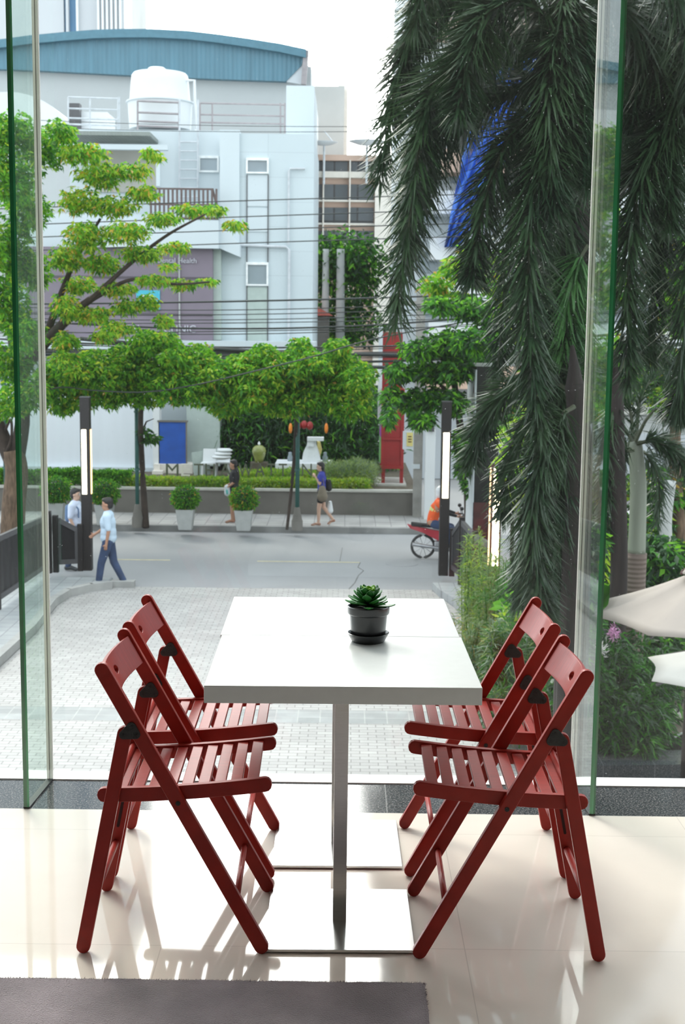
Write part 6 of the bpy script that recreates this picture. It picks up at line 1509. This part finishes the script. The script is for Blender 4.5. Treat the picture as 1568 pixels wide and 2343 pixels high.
def top_garment(cl, J, mat, grow=0.018, sleeve=0.8, name='shirt', hem=0.90, hemr=0.125):
    ex = {'hem': ((J['hip'][0], 0, hem + 0.12), hemr * 0.8), 'ml': (mid(J['sl'], J['el'], sleeve), 0.058), 'mr': (mid(J['sr'], J['er'], sleeve), 0.058)}
    return cl(name, ['waist', 'chest', 'collar', 'sl', 'sr'], [('hem', 'waist'), ('waist', 'chest'), ('chest', 'collar'), ('collar', 'sl'), ('collar', 'sr'), ('sl', 'ml'), ('sr', 'mr')], grow, mat, ex, root='waist', ell=[(J['chest'], (0.115 + grow, 0.165 + grow * 0.6, 0.18)), (J['waist'], (hemr * 0.94, 0.15 + grow * 0.6, 0.20)), ((J['hip'][0], 0, hem + 0.13), (hemr * 0.97, 0.165 + grow * 0.5, 0.14))])
def trousers(cl, J, mat, name='trousers', to=1.0):
    ex = {'belt': ((J['hip'][0], 0, 1.0), 0.118)}
    if to < 1: ex['el_'] = (mid(J['hl'], J['kl'], to), 0.095); ex['er_'] = (mid(J['hr'], J['kr'], to), 0.095); return cl(name, ['hip', 'hl', 'hr'], [('belt', 'hip'), ('hip', 'hl'), ('hip', 'hr'), ('hl', 'el_'), ('hr', 'er_')], 0.02, mat, ex, root='hip')
    ex['el_'] = (mid(J['kl'], J['al'], 0.97), 0.062); ex['er_'] = (mid(J['kr'], J['ar'], 0.97), 0.062)
    return cl(name, ['hip', 'hl', 'hr', 'kl', 'kr'], [('belt', 'hip'), ('hip', 'hl'), ('hip', 'hr'), ('hl', 'kl'), ('hr', 'kr'), ('kl', 'el_'), ('kr', 'er_')], 0.02, mat, ex, root='hip')
def shoes(cl, J, mat, name='shoe', g=0.014):
    for s in 'lr':
        a, b_ = J['a' + s], J['t' + s]
        cl(name, [], [('h', 'm'), ('m', 'x')], 0, mat, {'h': ((a[0] - 0.03, a[1], a[2] - 0.035), 0.04 + g), 'm': (mid(a, b_, 0.45), 0.036 + g), 'x': ((b_[0] + 0.03, b_[1], b_[2]), 0.026 + g)}, root='m')
def hair(cl, J, long=False):
    s = Vector(J['skull'])
    el = [(s + Vector((-0.020, 0, 0.040)), (0.100, 0.088, 0.095)), (s + Vector((-0.050, 0, -0.020)), (0.070, 0.082, 0.085)), (s + Vector((0.030, 0, 0.075)), (0.070, 0.072, 0.045))]
    ex = {'d': (tuple(s + Vector((-0.06, 0, -0.06))), 0.045)}; es = []
    if long:
        ex['e'] = (tuple(s + Vector((-0.085, 0, -0.19))), 0.072); ex['f'] = (tuple(s + Vector((-0.12, 0, -0.36))), 0.06); ex['g'] = (tuple(s + Vector((-0.13, 0, -0.50))), 0.025); es += [('d', 'e'), ('e', 'f'), ('f', 'g')]
    return cl('hair', [], es, 0, M['hair'], ex, root='d', ell=el)

# man in a pale blue shirt, walking left
f = at(250, 1343, z=G)
t, T, J, nd, cl, k = person((f.x, f.y, G), 180, 1.76, dict(kl=(0.13, 0.09, 0.49), al=(0.19, 0.09, 0.08), kr=(-0.08, -0.09, 0.48), ar=(-0.27, -0.09, 0.10), tr=(-0.13, -0.09, 0.03),
    el=(-0.04, 0.22, 1.13), wl=(0.0, 0.23, 0.90), er=(0.10, -0.2, 1.13), wr=(0.27, -0.17, 1.02)), dict(skin=M['skin']), 'man in an untucked pale blue shirt and dark jeans walking left past the lamp post')
top_garment(cl, J, M['shirtb'], grow=0.03, sleeve=0.85, hem=0.84, hemr=0.165); trousers(cl, J, M['jeans']); shoes(cl, J, M['shoe']); hair(cl, J)
# man with a backpack strap behind the fence, facing right
f = at(168, 1316, z=G)
t, T, J, nd, cl, k = person((f.x - 0.06, f.y + 0.55, G), -10, 1.72, dict(kl=(0.06, 0.09, 0.50), al=(0.12, 0.09, 0.09), kr=(-0.03, -0.09, 0.50), ar=(-0.14, -0.09, 0.10), el=(0.02, 0.22, 1.13), wl=(0.10, 0.2, 0.92),
    er=(-0.02, -0.22, 1.13), wr=(0.08, -0.22, 0.92)), dict(skin=M['skinl']), 'man in a white shirt with glasses and blue shoulder straps behind the dark fence panel')
top_garment(cl, J, M['shirtw'], grow=0.028, sleeve=0.85); trousers(cl, J, M['jeans']); shoes(cl, J, M['shoe']); hair(cl, J)
for s in (1, -1): cl('backpack_strap', [], [('a', 'b'), ('b', 'c'), ('c', 'd')], 0, M['strap'], {'a': ((-0.12, 0.11 * s, 1.32), 0.02), 'b': ((0.0, 0.12 * s, 1.455), 0.02), 'c': ((0.12, 0.11 * s, 1.33), 0.018), 'd': ((0.13, 0.12 * s, 1.15), 0.016)}, root='b')
cl('backpack', [], [('a', 'b')], 0, M['strap'], {'a': ((-0.14, 0, 1.33), 0.075), 'b': ((-0.14, 0, 1.10), 0.08)}, root='a')
sk = Vector(J['skull'])
for y in (0.033, -0.033):
    m = MB(); m.tube([T(sk + Vector((0.102, y + 0.022 * math.cos(a), 0.0 + 0.018 * math.sin(a)))) for a in [2 * math.pi * i / 12 for i in range(13)]], 0.003, 4); m.build('glasses_rim', M['aptw'], t)
# woman in black with long hair behind the planter
f = at(527, 1196, z=ZS)
t, T, J, nd, cl, k = person((f.x + 0.1, f.y, ZS), 180, 1.60, dict(kl=(0.05, 0.08, 0.48), al=(0.04, 0.08, 0.09), kr=(0.02, -0.08, 0.48), ar=(-0.02, -0.08, 0.09), el=(-0.02, 0.19, 1.15), wl=(0.14, 0.17, 1.02),
    er=(0.0, -0.19, 1.15), wr=(0.16, -0.14, 1.05)), dict(skin=M['skin']), 'woman in black with long dark hair walking left, partly behind the reddish bushy planter', True)
top_garment(cl, J, M['blacktop'], sleeve=0.9); trousers(cl, J, M['blacktop'], 'shorts', 0.55); shoes(cl, J, M['sandal'], 'sandal', 0.0); hair(cl, J, True)
cl('patterned_bag', [], [('a', 'b')], 0, M['aptw'], {'a': ((0.18, 0.12, 1.0), 0.075), 'b': ((0.17, 0.12, 0.84), 0.09)}, root='a')
cl('bag_patch', [], [('a', 'b')], 0, M['teal'], {'a': ((0.18, 0.165, 0.92), 0.045), 'b': ((0.17, 0.165, 0.84), 0.05)}, root='a')
# woman in a royal blue top with bags
f = at(736, 1203, z=ZS)
t, T, J, nd, cl, k = person((f.x, f.y, ZS), 178, 1.62, dict(kl=(0.07, 0.08, 0.49), al=(0.08, 0.08, 0.09), kr=(-0.05, -0.08, 0.50), ar=(-0.30, -0.08, 0.17), tr=(-0.20, -0.08, 0.05), el=(0.05, 0.19, 1.16), wl=(0.16, 0.10, 1.32),
    er=(0.05, -0.19, 1.16), wr=(0.17, -0.1, 1.30), skull=(0.045, 0, 1.61), jaw=(0.07, 0, 1.535), top=(0.03, 0, 1.665)), dict(skin=M['skinl']), 'woman in a royal blue top and black shorts walking left with a brown bag', True)
top_garment(cl, J, M['bluetop'], sleeve=0.6); trousers(cl, J, M['blacktop'], 'shorts', 0.5); shoes(cl, J, M['sandal'], 'sandal', 0.0); hair(cl, J, True)
cl('shoulder_bag', [], [('a', 'b')], 0, M['bagbrown'], {'a': ((-0.02, 0.22, 1.02), 0.10), 'b': ((-0.03, 0.23, 0.82), 0.145)}, root='a')
cl('bag_handle', [], [('a', 'b'), ('b', 'c')], 0, M['bagbrown'], {'a': ((0.05, 0.21, 1.08), 0.012), 'b': ((0.0, 0.2, 1.43), 0.014), 'c': ((-0.08, 0.21, 1.08), 0.012)}, root='b')
cl('backpack', [], [('a', 'b')], 0, M['blacktop'], {'a': ((-0.18, 0, 1.20), 0.07), 'b': ((-0.19, 0, 1.02), 0.085)}, root='a')
cl('carrier_bag', [], [('a', 'b')], 0, M['white'], {'a': ((-0.22, -0.12, 0.62), 0.05), 'b': ((-0.22, -0.12, 0.40), 0.09)}, root='a')

# motorcycle and rider, heading right
f = at(962, 1276, z=G); bx, by = f.x + 0.05, 29.8
mc = thing('motorcycle', (bx + 0.6, by, G), 'red motorcycle on the street behind the right lamp post and fence', 'motorcycle')
def Q(x, y, z): return Vector((bx + x, by + y, G + z))
for x, nm in ((0.0, 'rear_wheel'), (1.24, 'front_wheel')):
    m = MB(); cpts = [Q(x + 0.255 * math.cos(a), 0, 0.285 + 0.255 * math.sin(a)) for a in [2 * math.pi * i / 28 for i in range(29)]]; m.tube(cpts, 0.032, 8); o = m.build(nm, M['tyre'], mc, smooth=True)
    m = MB(); m.tube([Q(x, -0.05, 0.285), Q(x, 0.05, 0.285)], 0.05, 12); m.build('hub', M['chrome'], o)
    m = MB()
    for i in range(10): a = 2 * math.pi * i / 10; m.tube([Q(x, 0, 0.285), Q(x + 0.235 * math.cos(a), 0, 0.285 + 0.235 * math.sin(a))], 0.006, 4)
    m.build('spokes', M['chrome'], o)
m = MB(); m.prism([Q(-0.38, -0.08, 0.80), Q(-0.1, -0.08, 0.74), Q(0.35, -0.08, 0.66), Q(0.62, -0.08, 0.45), Q(0.35, -0.08, 0.42), Q(0.0, -0.08, 0.60), Q(-0.3, -0.08, 0.70)], (0, 0.16, 0)); m.build('side_fairing', M['bikered'], mc, bevel=0.02)
m = MB(); m.prism([Q(0.88, -0.14, 0.98), Q(1.05, -0.14, 0.92), Q(1.12, -0.14, 0.66), Q(1.0, -0.14, 0.42), Q(0.72, -0.14, 0.38), Q(0.86, -0.14, 0.62)], (0, 0.28, 0)); m.build('leg_shield', M['bikered'], mc, bevel=0.03)
m = MB(); m.prism([Q(0.98, -0.06, 0.60), Q(1.24, -0.06, 0.62), Q(1.5, -0.06, 0.46), Q(1.44, -0.06, 0.43), Q(1.24, -0.06, 0.56), Q(1.0, -0.06, 0.54)], (0, 0.12, 0)); m.build('front_mudguard', M['bikered'], mc, bevel=0.015)
m = MB(); m.prism([Q(-0.28, -0.11, 0.84), Q(0.50, -0.11, 0.76), Q(0.55, -0.11, 0.70), Q(-0.28, -0.11, 0.76)], (0, 0.22, 0)); m.build('seat', M['blacktop'], mc, bevel=0.02)
m = MB(); m.box(bx + 0.25, bx + 0.62, by - 0.12, by + 0.12, G + 0.18, G + 0.42); m.build('engine', M['chrome'], mc, bevel=0.03)
m = MB(); m.tube([Q(0.9, 0, 1.0), Q(1.24, 0, 0.285)], 0.028, 8); m.build('fork', M['chrome'], mc)
m = MB(); m.tube([Q(0.78, -0.32, 1.02), Q(0.92, -0.12, 1.02), Q(0.92, 0.12, 1.02), Q(0.78, 0.32, 1.02)], 0.014, 8); m.build('handlebar', M['tyre'], mc)
m = MB(); m.tube([Q(0.42, -0.14, 0.26), Q(-0.25, -0.16, 0.36)], [0.03, 0.05], 10); m.build('exhaust', M['chrome'], mc)
m = MB(); m.ball(Q(1.08, 0, 0.93), 0.075, 0, 10); m.build('headlamp', M['aptw'], mc)
for s in (1, -1): m = MB(); m.tube([Q(0.88, 0.25 * s, 1.02), Q(0.84, 0.30 * s, 1.18)], 0.008, 5); m.ball(Q(0.84, 0.30 * s, 1.2), 0.045, 0, 8); m.build('mirror', M['tyre'], mc)
t, T, J, nd, cl, k = person((bx + 0.20, by, G), 0, 1.66, dict(hip=(0.0, 0, 0.86), waist=(0.02, 0, 1.0), chest=(0.10, 0, 1.20), collar=(0.15, 0, 1.34), neck=(0.18, 0, 1.42), jaw=(0.23, 0, 1.475), skull=(0.21, 0, 1.555), top=(0.20, 0, 1.61),
    hl=(0.05, 0.10, 0.83), hr=(0.05, -0.10, 0.83), sl=(0.14, 0.17, 1.32), sr=(0.14, -0.17, 1.32), kl=(0.46, 0.17, 0.74), kr=(0.46, -0.17, 0.74), al=(0.34, 0.16, 0.36), ar=(0.34, -0.16, 0.36),
    tl=(0.48, 0.16, 0.31), tr=(0.48, -0.16, 0.31), el=(0.33, 0.25, 1.11), er=(0.33, -0.25, 1.11), wl=(0.55, 0.28, 1.05), wr=(0.55, -0.28, 1.05)), dict(skin=M['skin']), 'rider in an orange vest and white helmet sitting on the red motorcycle')
ex = {'hem': ((0.0, 0, 0.86), 0.13), 'ml': (mid(J['sl'], J['el'], 0.5), 0.06), 'mr': (mid(J['sr'], J['er'], 0.5), 0.06)}
cl('orange_vest', ['waist', 'chest', 'collar', 'sl', 'sr'], [('hem', 'waist'), ('waist', 'chest'), ('chest', 'collar'), ('collar', 'sl'), ('collar', 'sr'), ('sl', 'ml'), ('sr', 'mr')], 0.03, M['vest'], ex, root='waist')
cl('reflective_band', [], [('a', 'b')], 0, M['vestband'], {'a': ((0.07, 0, 1.14), 0.148), 'b': ((0.085, 0, 1.18), 0.148)}, root='a', sub=0)
for s, y in (('l', 1), ('r', -1)): cl('dark_sleeve', [], [('a', 'b'), ('b', 'c')], 0, M['blacktop'], {'a': (mid(J['s' + s], J['e' + s], 0.4), 0.05), 'b': (J['e' + s], 0.047), 'c': (mid(J['e' + s], J['w' + s], 0.9), 0.035)}, root='b')
ex = {'el_': (mid(J['kl'], J['al'], 0.95), 0.055), 'er_': (mid(J['kr'], J['ar'], 0.95), 0.055)}
cl('trousers', ['hip', 'hl', 'hr', 'kl', 'kr'], [('hip', 'hl'), ('hip', 'hr'), ('hl', 'kl'), ('hr', 'kr'), ('kl', 'el_'), ('kr', 'er_')], 0.02, M['jeans'], ex, root='hip'); shoes(cl, J, M['shoe'])
s = Vector(J['skull']); cl('helmet', [], [('a', 'b'), ('b', 'c')], 0, M['helmet'], {'a': (tuple(s + Vector((0.04, 0, 0.05))), 0.105), 'b': (tuple(s + Vector((-0.03, 0, 0.05))), 0.12), 'c': (tuple(s + Vector((-0.05, 0, -0.04))), 0.095)}, root='b')
